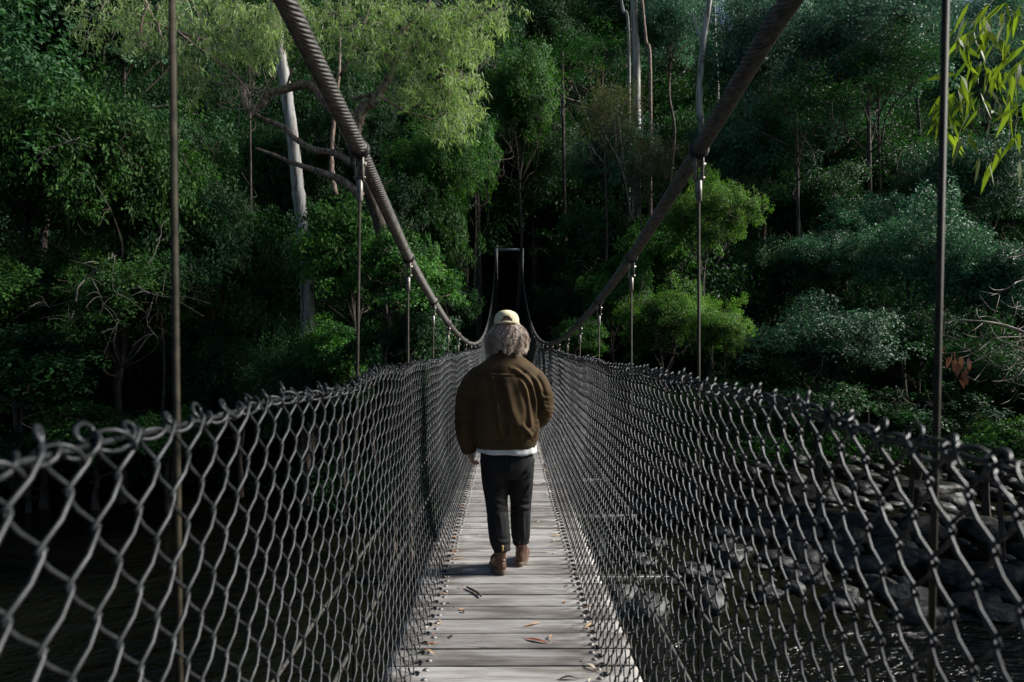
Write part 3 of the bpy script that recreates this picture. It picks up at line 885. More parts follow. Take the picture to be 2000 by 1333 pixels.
lines = [
    ([bk(-0.12, 1.37, -.16), bk(-0.105, 1.28), bk(-0.075, 1.17), bk(-0.06, 1.06), bk(-0.065, 0.97)], 0.013, 0.018),
    ([bk(-0.03, 1.36, -.16), bk(0.0, 1.24), bk(0.03, 1.12), bk(0.08, 1.03), bk(0.12, 0.98)], 0.008, 0.022),
    ([bk(-0.17, 1.33, -.15), bk(-0.18, 1.2), bk(-0.17, 1.08), bk(-0.15, 0.96)], 0.009, 0.018),
    ([bk(0.09, 1.36, -.15), bk(0.135, 1.27, -.17), bk(0.16, 1.16, -.17), bk(0.165, 1.05, -.16), bk(0.155, 0.96, -.16)], 0.015, 0.013),
    ([bk(0.12, 1.38, -.13), bk(0.17, 1.30, -.14), bk(0.195, 1.20, -.12), bk(0.20, 1.10, -.11)], 0.014, 0.011),
    ([bk(0.13, 1.40, -.11), bk(0.20, 1.33, -.10), bk(0.235, 1.22, -.09), bk(0.25, 1.14, -.08)], 0.012, 0.010),
    ([bk(0.05, 1.42, -.13), bk(0.11, 1.37, -.14), bk(0.16, 1.30, -.15)], 0.009, 0.010),
    ([bk(0.02, 1.43, -.13), bk(0.08, 1.40, -.14), bk(0.14, 1.36, -.13)], 0.007, 0.010),
    ([bk(0.10, 1.04, -.17), bk(0.14, 0.99, -.16), bk(0.17, 0.95, -.15)], 0.012, 0.011),
    ([bk(0.19, 1.02, -.12), bk(0.165, 0.97, -.14), bk(0.13, 0.94, -.16)], 0.012, 0.011),
    ([bk(0.21, 1.08, -.08), bk(0.20, 1.0, -.10), bk(0.17, 0.94, -.12)], 0.012, 0.012),
    ([bk(-0.07, 1.06), bk(-0.045, 0.985), bk(-0.01, 0.955)], 0.010, 0.014),
    ([bk(-0.10, 1.03), bk(-0.09, 0.97), bk(-0.10, 0.94)], 0.008, 0.012),
    ([bk(0.0, 1.05), bk(0.02, 0.98), bk(0.05, 0.945)], 0.009, 0.013),
    ([bk(-0.215, 1.38, -.05), bk(-0.215, 1.25, -.10), bk(-0.212, 1.1, -.10), bk(-0.215, 0.98, -.09)], -0.010, 0.012),
    ([bk(-0.16, 1.395, -.13), bk(-0.02, 1.385, -.155), bk(0.12, 1.395, -.13)], 0.004, 0.006),
]
# bunched cloth at the inside of the right elbow and along both sleeves
for q in range(7):
    z = 1.22 - q * 0.03
    lines.append(([(0.20, -0.10, z + 0.03), (0.26, -0.095, z), (0.315, -0.03, z - 0.02 + r.uniform(-.01, .01))], 0.008, 0.009))
for q in range(8):
    z = 1.24 - q * 0.05
    lines.append(([(-0.24, -0.08, z + r.uniform(-.02, .02)), (-0.31, -0.085, z), (-0.37, -0.03, z + r.uniform(-.02, .02))], 0.006, 0.011))
lines = [(a, b * 1.15, c * 1.3) for a, b, c in lines]
P = creases(P, N, lines)
P += N * (0.004 * vnoise(P[:, 0] * 7 + 3, P[:, 2] * 5, 15) + 0.0016 * vnoise(P[:, 0] * 24, P[:, 2] * 16 + P[:, 1] * 9, 16))[:, None]
set_co(me, P)
jk = link('jacket', me, M['jacket'], man)
# ribbed hem, cuffs, collar: sub-parts of the jacket
rs = [ring_pts((-0.020, 0, z), a, b, 120, 2.7) for z, a, b in ((0.925, .226, .166), (0.915, .226, .163), (0.895, .219, .156), (0.872, .213, .151), (0.866, .208, .147), (0.868, .200, .140), (0.91, .200, .140))]
mb = MB(); loft(mb, rs, False); mb.build('hem', M['rib'], jk)
for nm, c0, c1, ra, rb in (('cuff', (-0.288, 0.036, 0.875), (-0.281, 0.046, 0.818), .060, .044), ('cuff', (0.194, 0.158, 1.022), (0.178, 0.19, 1.01), .050, .040)):
    c0 = np.array(c0); c1 = np.array(c1); d_ = c1 - c0
    Pp = np.array([c0, c0 + d_ * .2, c0 + d_ * .6, c0 + d_ * .95, c1, c0 + d_ * .95, c0 + d_ * .4])
    mb = MB(); V, Qd, _ = sweep(np.array([c0, c0 + d_ * .2, c0 + d_ * .6, c0 + d_ * .95, c1, c0 + d_ * .9, c0 + d_ * .3]) + np.linspace(0, 1e-5, 7)[:, None], 0.05, 40)
    T_ = d_ / np.linalg.norm(d_); u = np.cross(T_, [0, 1, 0.2]); u /= np.linalg.norm(u); v = np.cross(T_, u)
    rings_ = []
    for p, rr in zip(Pp, (ra * .96, ra, ra * .93, rb * 1.05, rb, rb * .90, rb * .90)):
        a = np.arange(48) * 2 * PI / 48; rw = rr * (1 + 0.012 * np.cos(a * 16))
        rings_.append(p + rw[:, None] * (np.cos(a)[:, None] * u + np.sin(a)[:, None] * v))
    loft(mb, rings_, False); mb.build(nm, M['rib'], jk)
rs = [ring_pts((-0.015, 0.0, z), a, b, 60, 2.0, tilt=0.25) for z, a, b in ((1.525, .096, .084), (1.545, .090, .082), (1.575, .084, .078), (1.582, .078, .073), (1.56, .074, .068))]
mb = MB(); loft(mb, rs, False); mb.build('collar', M['rib'], jk)

# --- boots
for s in (-1, 1):
    f = LEG[s][-1]; yaw = math.radians(-16 if s < 0 else 9)
    lift = 0.0
    def bt(p):   # local boot axes: x across, y to the toe
        c_, s_ = math.cos(yaw), math.sin(yaw)
        x, y, z = p
        return np.array([f[0] + x * c_ + y * s_, f[1] + (-x * s_ + y * c_), z])
    bx = -0.012 if s < 0 else 0.004
    mb = MB()
    shaft = [ring_pts((bx, yc, z), a, b, 36, 2.3) for z, yc, a, b in ((0.028, 0.055, .044, .12), (0.045, 0.050, .046, .118), (0.065, 0.035, .044, .100), (0.085, 0.018, .041, .078), (0.105, 0.006, .038, .060), (0.135, 0.0, .039, .053), (0.175, 0.0, .042, .055), (0.185, 0.0, .041, .054))]
    shaft = [np.array([bt(p) for p in R_]) for R_ in shaft]
    loft(mb, shaft)
    tube_k(mb, [bt((bx, 0.05, 0.050)), bt((bx + .004, 0.12, 0.050)), bt((bx + .004, 0.165, 0.046))], [.042, .044, .036], 20)
    me = remeshed(mb, 'boot', 0.004, 3)
    P, N = get_co(me)
    lines = [([bt((-.04, -.02, 0.10)), bt((0, -.055, 0.095)), bt((.04, -.02, 0.10))], 0.004, 0.006), ([bt((-.04, -.03, 0.085)), bt((0, -.062, 0.078)), bt((.04, -.03, 0.085))], 0.003, 0.004),
             ([bt((bx, -.07, 0.05)), bt((bx, -.058, 0.11)), bt((bx, -.056, 0.17))], 0.0025, 0.004)]
    P = creases(P, N, lines); P[:, 2] = np.maximum(P[:, 2], 0.026)
    set_co(me, P)
    bo = link('boot', me, M['boot'], man)
    if s < 0: bo['label'] = 'nearer left boot, heel towards the camera'
    # sole with a heel block
    mb = MB()
    out_ = []
    for t in np.arange(40) * 2 * PI / 40:
        y = 0.058 + 0.138 * math.sin(t); wq = 0.049 - 0.006 * math.sin(t * 1.0 + 2.2)
        out_.append((bx + wq * math.cos(t) * (1 if abs(math.cos(t)) < 1 else 1), y))
    rr_ = []
    for z, k_ in ((0.002, .95), (0.006, .985), (0.026, 1.0), (0.032, 0.985), (0.034, 0.93)):
        rr_.append(np.array([bt((bx + (x - bx) * k_, 0.058 + (y - 0.058) * k_, z)) for x, y in out_]))
    loft(mb, rr_); mb.build('sole', M['sole'], bo)
    # elastic gusset either side, and the pull tab at the back of the shaft
    for s2 in (-1, 1):
        mb = MB(); V = []
        for q in range(7):
            z = 0.105 + 0.075 * q / 6; hw = 0.010 + 0.016 * q / 6
            for w_ in (-1, 0, 1): V.append(bt((bx + s2 * (0.0415 + 0.003 * q / 6 - 0.002 * abs(w_)), 0.004 + w_ * hw, z)))
        Qd = [[q * 3 + k, q * 3 + k + 1, q * 3 + k + 4, q * 3 + k + 3] for q in range(6) for k in range(2)]
        mb.add(V, Qd); mb.build('elastic_gusset', M['elastic'], bo)
    mb = MB(); tube_k(mb, [bt((bx, -.057, 0.150)), bt((bx, -.061, 0.175)), bt((bx, -.060, 0.198)), bt((bx, -.050, 0.196)), bt((bx, -.048, 0.172))], [.0065, .008, .008, .007, .006], 8, 4)
    mb.build('pull_tab', M['tab'], bo)

# --- cap, tipped back a little
CT = Matrix.Rotation(math.radians(-9), 3, 'X')
CC = np.array([HX - 0.002, HY - 0.008, HZ + 0.018])
def cp(p): return np.array(CT @ Vector(p)) + CC
capo = None
mb = MB(); nC = 96
prof = [(0.0, 1.0), (0.012, 1.012), (0.03, 1.01), (0.05, .985), (0.068, .93), (0.084, .82), (0.096, .66), (0.104, .46), (0.109, .22), (0.110, .03)]
def cap_r(t): return np.array([0.0905 * math.cos(t), 0.109 * math.sin(t)])
rings_ = []
for z, k in prof:
    R_ = []
    for t in np.arange(nC) * 2 * PI / nC:
        seam = 1 - 0.010 * math.exp(-(((t / (PI / 3)) - round(t / (PI / 3))) * 7) ** 2) * (1 if k > .1 else 0)
        dent = 1 + 0.012 * math.sin(3 * t + 1) * (z > 0.03)
        x, y = cap_r(t) * k * seam * dent
        R_.append(cp((x, y, z - 0.004)))
    rings_.append(np.array(R_))
# drop the lower wall where the arch-shaped opening at the back is
V = np.concatenate(rings_); Qd = []
for i_ in range(len(prof) - 1):
    for j_ in range(nC):
        t = (j_ + 0.5) * 2 * PI / nC - 1.5 * PI
        while t < -PI: t += 2 * PI
        zmid = (prof[i_][0] + prof[i_ + 1][0]) / 2
        if abs(t) < 0.46 and zmid < 0.050 * math.sqrt(max(0, 1 - (t / 0.47) ** 2)) : continue
        Qd.append([i_ * nC + j_, i_ * nC + (j_ + 1) % nC, (i_ + 1) * nC + (j_ + 1) % nC, (i_ + 1) * nC + j_])
mb.add(V, Qd)
me = mb.mesh('cap')
me.materials.append(M['cap'])
capo = bpy.data.objects.new('cap', me); COL.objects.link(capo); capo.parent = man
so = capo.modifiers.new('thick', 'SOLIDIFY'); so.thickness = 0.003; so.offset = -1
# strap across the opening, piping round it, button, eyelets, brim
mb = MB()
for z in (0.0,):
    ts = np.linspace(-0.52, 0.52, 14) + 1.5 * PI
    R1 = [cp(tuple(cap_r(t) * 1.012) + (-0.006,)) for t in ts]; R2 = [cp(tuple(cap_r(t) * 1.016) + (0.011,)) for t in ts]
    R3 = [cp(tuple(cap_r(t) * 0.985) + (0.011,)) for t in ts]; R4 = [cp(tuple(cap_r(t) * 0.985) + (-0.006,)) for t in ts]
    m_ = len(ts); V = np.array(R1 + R2 + R3 + R4); Qd = []
    for a in range(4):
        b = (a + 1) % 4
        Qd += [[a * m_ + q, a * m_ + q + 1, b * m_ + q + 1, b * m_ + q] for q in range(m_ - 1)]
    mb.add(V, Qd)
mb.build('strap', M['cap'], capo)
mb = MB(); P = []
for q in np.linspace(0, PI, 16):
    t = 1.5 * PI + 0.47 * math.cos(q); z = 0.008 + 0.047 * math.sin(q)
    k = np.interp(z, [p[0] for p in prof], [p[1] for p in prof]) * 1.008
    P.append(cp(tuple(cap_r(t) * k) + (z - 0.004,)))
mb.tube(np.array(P), 0.0022, 6); mb.build('opening_trim', M['cap'], capo)
V, Qd, _ = sweep(np.array([cp((0, 0, 0.103)), cp((0, 0, 0.108)), cp((0, 0, 0.1115))]), [0.008, 0.0075, 0.004], 12)
mb = MB(); mb.tube(np.array([cp((0, 0, 0.102)), cp((0, 0, 0.109)), cp((0, 0, 0.112))]), [0.008, 0.0075, 0.004], 12); mb.build('button', M['cap_dark'], capo)
mb = MB(); V = []; nb_ = 18
for dz in (0.0, -0.004):
    for q in range(5):
        for a in np.linspace(0.14 * PI, 0.86 * PI, nb_):
            x, y = cap_r(a); e = q / 4
            V.append(cp((x * (1 + .02 * e), y + e * 0.068 * math.sin((a - .14 * PI) / .72) ** 0.6, 0.002 + dz - 0.012 * e + 0.02 * e * (abs(x) / .09) ** 2 * -1)))
Qd = []
for d_ in (0, 1):
    for q in range(4):
        for k in range(nb_ - 1):
            b = d_ * 5 * nb_ + q * nb_ + k; Qd.append([b, b + 1, b + nb_ + 1, b + nb_])
mb.add(V, Qd); mb.build('brim', M['cap'], capo)

# --- hair: a full mane to the collar
r = np.random.default_rng(19)
mb = MB()
base_r = []
for z, cy, a, b in ((-0.175, -0.02, .088, .070), (-0.155, -0.022, .110, .092), (-0.12, -0.015, .120, .104), (-0.07, -0.008, .116, .108), (-0.02, -0.004, .102, .108), (0.015, -0.002, .088, .100), (0.04, 0, .070, .085)):
    base_r.append(ring_pts((HX + 0.004, HY + cy, HZ + z), a * .93, b * .93, 60, 2.1))
# keep the face open: pull the front ring points back onto the head
for R_ in base_r:
    k = R_[:, 1] > HY + 0.03
    R_[k, 1] = HY + 0.03 + (R_[k, 1] - HY - 0.03) * 0.15
loft(mb, base_r)
mb.T[-1][:] = 0.05
nst = 4200
for q in range(nst):
    t = r.uniform(-0.15 * PI, 1.15 * PI) + PI            # around the back and both sides
    zr = r.uniform(-0.06, 0.035)
    ca, sa = math.cos(t), math.sin(t)
    tw = 1.0 + 0.18 * abs(ca)
    p0 = np.array([HX + 0.086 * ca, HY + 0.098 * sa, HZ + zr])
    end_z = HZ - r.uniform(0.085, 0.185) - 0.012 * math.sin(math.floor(t * 9) * 2.2) + 0.012 * math.cos(3 * t)
    out_r = r.uniform(0.90, 1.12)
    lock = math.floor(t * 9) * 1.7; ph = lock + r.normal(0, .35); amp = r.uniform(0.012, 0.030)
    n_ = 13; u = np.linspace(0, 1, n_)
    R1 = np.interp(u, [0, .25, .6, .85, 1], [1.0, 1.30, 1.47 * out_r, 1.50 * out_r, (1.34 + .22 * math.sin(lock)) * out_r])
    z = p0[2] + (end_z - p0[2]) * (u ** 0.85) + 0.012 * np.sin(u * PI)
    tt = t + amp * 6.0 * np.sin(u * 11 + ph) * u ** 0.8 + 0.10 * math.sin(lock * 3) * u
    rad = 1 + 0.13 * np.sin(u * 11 + ph * 1.3 + 1.2) * u
    sx_ = 0.086 * R1 * rad; sy_ = 0.090 * np.minimum(R1, 1.22) * rad
    P = np.stack([HX + 0.003 + sx_ * np.cos(tt), HY + sy_ * np.sin(tt) - 0.006 * u, z], -1)
    if r.uniform() < 0.22: P[:, :2] += (P[:, :2] - np.array([HX, HY])) * (0.10 * u[:, None] ** 2) + r.normal(0, .004, (n_, 2)) * u[:, None]
    side_l = np.clip(0.5 + 0.45 * ca, 0, 1)
    ti = np.clip(r.normal(0.68, 0.22) + 0.14 * math.sin(lock * 2.1), 0, 1)
    V, Qd, _ = sweep(P, np.interp(u, [0, .5, 1], [0.0013, 0.0015, 0.0005]), 3)
    mb.add(V, Qd, tint=ti)
mb.build('hair', M['hair'], man)

# ------------------------------------------------------------------ litter on the planks
def litter_leaf(seed, L, W, curl, bend):
    n = 9; u = np.linspace(0, 1, n)
    w_ = W * np.sin(np.clip(u, 0.02, 0.98) * PI) ** 0.8 * (1 - 0.25 * u)
    zz = curl * L * np.sin(u * PI) * 0.5 + 0.002
    yb = bend * L * np.sin(u * PI)
    x = (u - 0.5) * L
    V = []
    for k in range(n):
        V += [[x[k], yb[k] - w_[k] / 2, zz[k] + abs(curl) * w_[k] * .5], [x[k], yb[k], zz[k]], [x[k], yb[k] + w_[k] / 2, zz[k] + abs(curl) * w_[k] * .9]]
    Qd = [[k * 3 + a, k * 3 + a + 1, k * 3 + a + 4, k * 3 + a + 3] for k in range(n - 1) for a in range(2)]
    mb = MB().add(V, Qd)
    mb.tube(np.array([[-L * .62, yb[0] + .002, .003], [-L * .5, yb[0], zz[0]], [0, yb[4], zz[4] + .0006], [L * .45, yb[-2], zz[-2] + .0005]]), 0.0009, 4)
    return mb.mesh('fallen_leaf')
def lm(name, c1, c2): return simple(name, c1, c2, 60, 0.6, bmp=0.2, bdist=0.001)
LM = {'orange': lm('leaf_orange', (0.36, 0.14, 0.05), (0.52, 0.25, 0.10)), 'tan': lm('leaf_tan', (0.44, 0.27, 0.14), (0.60, 0.42, 0.25)), 'red-brown': lm('leaf_redbrown', (0.16, 0.045, 0.025), (0.28, 0.09, 0.045)),
      'cream': lm('leaf_cream', (0.52, 0.43, 0.33), (0.68, 0.60, 0.50)), 'dark brown': lm('leaf_darkbrown', (0.04, 0.022, 0.016), (0.09, 0.05, 0.035)), 'pale': lm('leaf_pale', (0.45, 0.44, 0.36), (0.6, 0.58, 0.5))}
LITTER = [ # photo x, y, length px, turn deg, colour, curl, label
 (1048, 1252, 44, -12, 'red-brown', .10, 'large red-brown leaf lying on a damp mark on the front planks'), (1077, 1246, 20, 80, 'tan', .3, 'upright folded brown leaf beside the large red-brown leaf'),
 (1040, 1219, 30, 12, 'tan', .08, 'slim tan leaf in the middle of the deck behind the large red-brown leaf'), (1155, 1303, 32, -35, 'cream', .25, 'curled cream leaf with a dark stalk near the front right bolts'),
 (1111, 1327, 34, 0, 'dark brown', .2, 'dark brown leaf at the very bottom right of the deck'), (838, 1274, 26, -20, 'tan', .3, 'curled tan leaf by the front left bolts'),
 (843, 1256, 22, 4, 'orange', .1, 'orange leaf just behind the curled tan leaf by the left fence'), (858, 1219, 16, 22, 'tan', .1, 'small tan leaf against the left fence beside the fifth plank'),
 (866, 1160, 16, -5, 'tan', .15, 'tan leaf by the left bolts level with the black twig'), (902, 1147, 13, -55, 'orange', .4, 'small curled orange leaf just left of the black twig'),
 (896, 1091, 20, 10, 'tan', .1, 'longer tan leaf left of the nearer boot'), (884, 1083, 18, -10, 'tan', .15, 'tan leaf near the left bolts, left of the boots'),
 (890, 1076, 14, 15, 'orange', .1, 'thin orange leaf near the left fence just behind the boots'), (878, 1068, 8, 0, 'cream', .2, 'tiny cream leaf touching the left fence beside the boots'),
 (938, 1047, 9, 30, 'pale', .1, 'pale lobed scrap of leaf left of the trouser legs'), (1065, 1079, 17, 0, 'tan', .1, 'tan leaf right of the farther boot'),
 (1084, 1081, 9, 40, 'cream', .2, 'small cream leaf to the right of the tan leaf beyond the boots'), (1106, 1082, 14, -10, 'orange', .1, 'orange leaf by the right bolts level with the boots'),
 (1083, 1056, 9, 60, 'cream', .3, 'small upright cream leaf by the right bolts behind the boots'), (1086, 1046, 22, 8, 'tan', .1, 'long thin tan leaf across the right bolts behind the boots'),
 (1052, 1019, 8, 20, 'pale', .1, 'small pale leaf right of the knees'), (1060, 997, 8, 20, 'tan', .2, 'small tan leaf right of the trousers above the knee'), (1088, 1021, 13, -5, 'cream', .1, 'cream leaf near the right fence level with the knees'),
 (1068, 966, 7, 0, 'cream', .3, 'white-edged leaf by the right bolts level with the thighs'), (1076, 961, 8, 50, 'cream', .3, 'cream leaf touching the right fence level with the thighs'),
 (1045, 945, 9, 0, 'cream', .3, 'cream leaf right of the hip'), (1062, 946, 12, -20, 'dark brown', .2, 'dark leaf near the right bolts level with the hip'),
 (902, 990, 10, 10, 'orange', .15, 'orange leaf near the left fence level with the knees'), (910, 998, 14, -12, 'tan', .1, 'tan leaf just in front of the orange one near the left fence'), (908, 1004, 9, 10, 'dark brown', .1, 'small dark leaf near the left bolts level with the knees'),
 (917, 948, 10, 0, 'orange', .1, 'orange leaf near the left fence level with the hip'), (945, 957, 8, 0, 'dark brown', .1, 'dark sliver of leaf left of the thigh'),
 (1150, 1222, 28, 30, 'tan', .15, 'broad tan leaf half under the right fence near the front'), (1146, 1186, 14, 0, 'orange', .1, 'orange leaf touching the right fence a few planks from the front'),
]
lmes = {}
for q, (x, y, lp, rot, colr, curl, lab) in enumerate(LITTER):
    d = F * 1.615 / (y - 666.5); L = 1.2 * lp * d / F
    me = litter_leaf(q, L, L * (0.20 if lp > 12 else .4), curl, 0.06 * math.sin(q * 1.9)); me.materials.append(LM[colr])
    o = bpy.data.objects.new('fallen_leaf', me); COL.objects.link(o)
    o.location = ((x - 993) / F * d, d, float(deck_z(d)) + 0.0015)
    # seen foreshortened: turn the leaf so that its picture slope comes out
    sl = math.tan(math.radians(rot)) * (d / 1.62) if abs(rot) < 78 else 6
    o.rotation_euler = (0, 0, math.atan(sl))
    tag(o, lab, 'fallen leaf', 'fallen leaves on the planks')
# crumbs of leaf and bark gathered along both edges of the deck
mb = MB(); r = np.random.default_rng(71); parts = {}
for colr in ('tan', 'orange', 'dark brown', 'cream'):
    n = 65
    y = 2.6 + 17 * r.uniform(0, 1, n) ** 1.3; sd_ = r.choice([-1, 1], n); x = DC + sd_ * (0.475 - np.abs(r.normal(0, 0.10, n)) + 0.06 * (r.uniform(0, 1, n) < .3))
    C = np.stack([x, y, deck_z(y) + 0.006], -1); A = r.normal(size=(n, 3)); A[:, 2] *= 0.15
    Nn = np.array([0, 0, 1.0]) + r.normal(size=(n, 3)) * 0.3; L = r.uniform(0.012, 0.045, n)
    V, T, tn = leaf_quads(C, A, Nn, L, L * r.uniform(.25, .7, n), np.full(n, .5))
    parts[colr] = (V, T)
V = np.concatenate([parts[c][0] for c in parts]); Ts = []; o_ = 0
for c in parts: Ts.append(parts[c][1] + o_); o_ += len(parts[c][0])
me = mesh_np('leaf_litter', V, [np.concatenate(Ts)], False)
for c in parts: me.materials.append(LM[c])
k_ = 0
for ci_, T_ in enumerate(Ts):
    for q in range(len(T_)): me.polygons[k_].material_index = ci_; k_ += 1
tag(link('leaf_litter', me), 'crumbs of dry leaf and bark along both edges of the planks', 'leaf litter', kind='stuff')

mb = MB()
P = []
for (x, y) in ((912, 1147), (919, 1151), (929, 1156), (936, 1161), (940, 1166)):
    d = F * 1.61 / (y - 666.5); P.append([(x - 993) / F * d, d, float(deck_z(d)) + 0.012])
P = smooth_path(np.array(P), 5)
mb.tube(P, np.interp(np.linspace(0, 1, len(P)), [0, .2, .8, 1], [.006, .008, .0075, .004]), 8)
tag(mb.build('twig', M['dark_steel'] if False else M['bark'], None), 'short black twig lying across two planks near the left fence', 'twig')

# ------------------------------------------------------------------ foliage generators
def crown_points(seed, n_lobes, n_spray, flat=0.85):
    r = np.random.default_rng(seed)
    lob = []
    for q in range(n_lobes):
        v = r.normal(size=3); v /= np.linalg.norm(v)
        if v[2] < -0.55: v[2] *= -0.6
        rad = r.uniform(0.30, 0.80)
        lob.append([v[0] * rad, v[1] * rad, v[2] * rad * flat, r.uniform(0.20, 0.40) * (1.15 - 0.35 * rad)])
    lob.append([0, 0, 0.05, 0.42])
    lob = np.array(lob)
    k = r.choice(len(lob), n_spray, p=lob[:, 3] ** 2 / (lob[:, 3] ** 2).sum())
    d = r.normal(size=(n_spray, 3)); d[:, 2] = d[:, 2] * 0.8 + 0.35
    d /= np.linalg.norm(d, axis=1, keepdims=True)
    P = lob[k, :3] + d * lob[k, 3:4] * r.uniform(0.55, 1.22, (n_spray, 1)) * np.array([1, 1, flat])
    out = P / (np.linalg.norm(P, axis=1, keepdims=True) + 1e-6)
    az = np.arctan2(out[:, 1], out[:, 0]); k_ = 1 + 0.30 * vnoise(az * 1.6 + 5, out[:, 2] * 2.6, seed % 31) + 0.12 * vnoise(az * 5, out[:, 2] * 6, seed % 29)
    P = P * k_[:, None]
    return P, out, r

def crown_mesh(name, seed, n_spray, per, leaf, lobes=9, flat=0.85, aspect=0.5, droop=0.35, spray_r=0.17, thick=0.22):
    P, out, r = crown_points(seed, lobes, n_spray, flat)
    N = n_spray * per
    ci = np.repeat(np.arange(n_spray), per)
    ang = r.uniform(0, 2 * PI, N); rad = np.sqrt(r.uniform(0, 1, N)) * spray_r * np.repeat(r.uniform(0.6, 1.35, n_spray), per)
    o = out[ci]
    # spray plane: tilted so that it slopes down and out
    hz = o.copy(); hz[:, 2] = 0; hz /= (np.linalg.norm(hz, axis=1, keepdims=True) + 1e-6)
    up = np.array([0, 0, 0.8]) + hz * 0.75 + np.repeat(r.normal(size=(n_spray, 3)) * 0.25, per, axis=0)
    up /= np.linalg.norm(up, axis=1, keepdims=True)
    e1 = np.cross(up, np.array([0.3, 1, 0.1])); e1 /= np.linalg.norm(e1, axis=1, keepdims=True)
    e2 = np.cross(up, e1)
    radial = np.cos(ang)[:, None] * e1 + np.sin(ang)[:, None] * e2
    C = P[ci] + radial * rad[:, None] + up * (r.normal(0, 1, N) * spray_r * thick - (rad / spray_r) ** 2 * spray_r * 0.25)[:, None]
    A = radial + r.normal(size=(N, 3)) * 0.55; A[:, 2] -= droop
    Nn = up + r.normal(size=(N, 3)) * 0.45
    L = leaf * r.uniform(0.6, 1.3, N)
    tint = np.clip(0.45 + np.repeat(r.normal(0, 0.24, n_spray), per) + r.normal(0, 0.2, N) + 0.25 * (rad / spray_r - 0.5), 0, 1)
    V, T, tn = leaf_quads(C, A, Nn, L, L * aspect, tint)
    return mesh_np(name, V, [T], False, tn)

CR = {}
for q in range(3):
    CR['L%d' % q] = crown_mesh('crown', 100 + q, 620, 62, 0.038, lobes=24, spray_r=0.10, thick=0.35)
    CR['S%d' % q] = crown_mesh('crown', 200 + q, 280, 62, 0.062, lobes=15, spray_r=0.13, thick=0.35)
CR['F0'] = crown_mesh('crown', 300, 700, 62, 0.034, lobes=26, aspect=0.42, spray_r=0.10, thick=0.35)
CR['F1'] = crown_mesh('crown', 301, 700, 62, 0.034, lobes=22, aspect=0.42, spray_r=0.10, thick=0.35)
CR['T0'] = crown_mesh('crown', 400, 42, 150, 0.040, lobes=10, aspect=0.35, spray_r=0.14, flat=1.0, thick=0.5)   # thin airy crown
crown_copies = {}
def crown_for(key, mat):
    k = (key, mat)
    if k not in crown_copies:
        me = CR[key].copy(); me.materials.clear(); me.materials.append(M[mat]); crown_copies[k] = me
    return crown_copies[k]

def limb_path(a, b, r, wig=0.12, k=5):
    a = np.array(a, float); b = np.array(b, float); L = np.linalg.norm(b - a)
    t = np.linspace(0, 1, k)[:, None]
    P = a + (b - a) * t
    P[1:-1] += r.normal(size=(k - 2, 3)) * L * wig
    P[1:-1, 2] += L * 0.06
    return smooth_path(P, 4)

def trunk_mesh(seed, height, R, rz, rt, n_limb=14, lean=0.08):
    r = np.random.default_rng(seed)
    mb = MB()
    top = np.array([r.normal() * lean * height * 0.3, r.normal() * lean * height * 0.3, height + rz * 0.35])
    t = np.linspace(0, 1, 7)[:, None]
    P = t * top; P[1:-1, :2] += r.normal(size=(5, 2)) * lean * height * 0.12
    P = smooth_path(P, 4)
    tt = np.linspace(0, 1, len(P))
    mb.tube(P, rt * (1 - 0.75 * tt) * (1 + 0.5 * np.exp(-tt * 18)), 9)
    for q in range(n_limb):
        f = r.uniform(max(0.2, 1 - 1.5 * rz / (height + rz * .35)), 0.97)
        a = P[int(f * (len(P) - 1))]
        th = q * 2.4; el = r.uniform(-0.3, 0.9); rad = r.uniform(0.6, 0.95)
        b = np.array([math.cos(th) * math.cos(el) * R * rad, math.sin(th) * math.cos(el) * R * rad, height + math.sin(el) * rz * rad])
        LP = limb_path(a, b, r)
        r0 = rt * 0.42 * (1 - f * 0.5)
        mb.tube(LP, np.linspace(r0, 0.012, len(LP)), 5)
        for w_ in range(3):
            c = LP[r.integers(len(LP) // 2, len(LP))]
            e = c + r.normal(size=3) * R * 0.22 + np.array([0, 0, 0.05 * R])
            TP = limb_path(c, e, r, 0.15, 4)
            mb.tube(TP, np.linspace(max(r0 * 0.35, 0.012), 0.007, len(TP)), 4)
    return mb.mesh('trunk')

tree_n = [0]
def tree(cx, cy, rx, ry, d, key, mat, label, group, name='broadleaf_tree', cat='tree', bark='bark', trunk_r=None, sink=0.3):
    """cx, cy, rx, ry measured in the photograph; d the distance of the crown's centre"""
    tree_n[0] += 1
    if mat != 'leaf_lime': rx, ry = rx * 1.15, ry * 1.35
    c = px(cx, cy, d); R = rx * d / F; RZ = ry * d / F
    if trunk_r is None: trunk_r = 0.05 + 0.028 * R
    zg = float(H(c[0], c[1]))
    h = c[2] - zg
    root = tag(empty(name, (c[0], c[1], zg - 0.1)), label, cat, group)
    h = max(h + 0.1, RZ * 0.6)
    t = link('trunk', trunk_mesh(1000 + tree_n[0], h, R * 0.95, RZ * 0.95, trunk_r), M[bark], root)
    cr = link('crown', crown_for(key, mat), None, root)
    cr.location = (0, 0, h)
    cr.scale = (R / 0.92, R / 0.92, RZ / 0.85)
    cr.rotation_euler = (0, 0, tree_n[0] * 1.37)
    return root

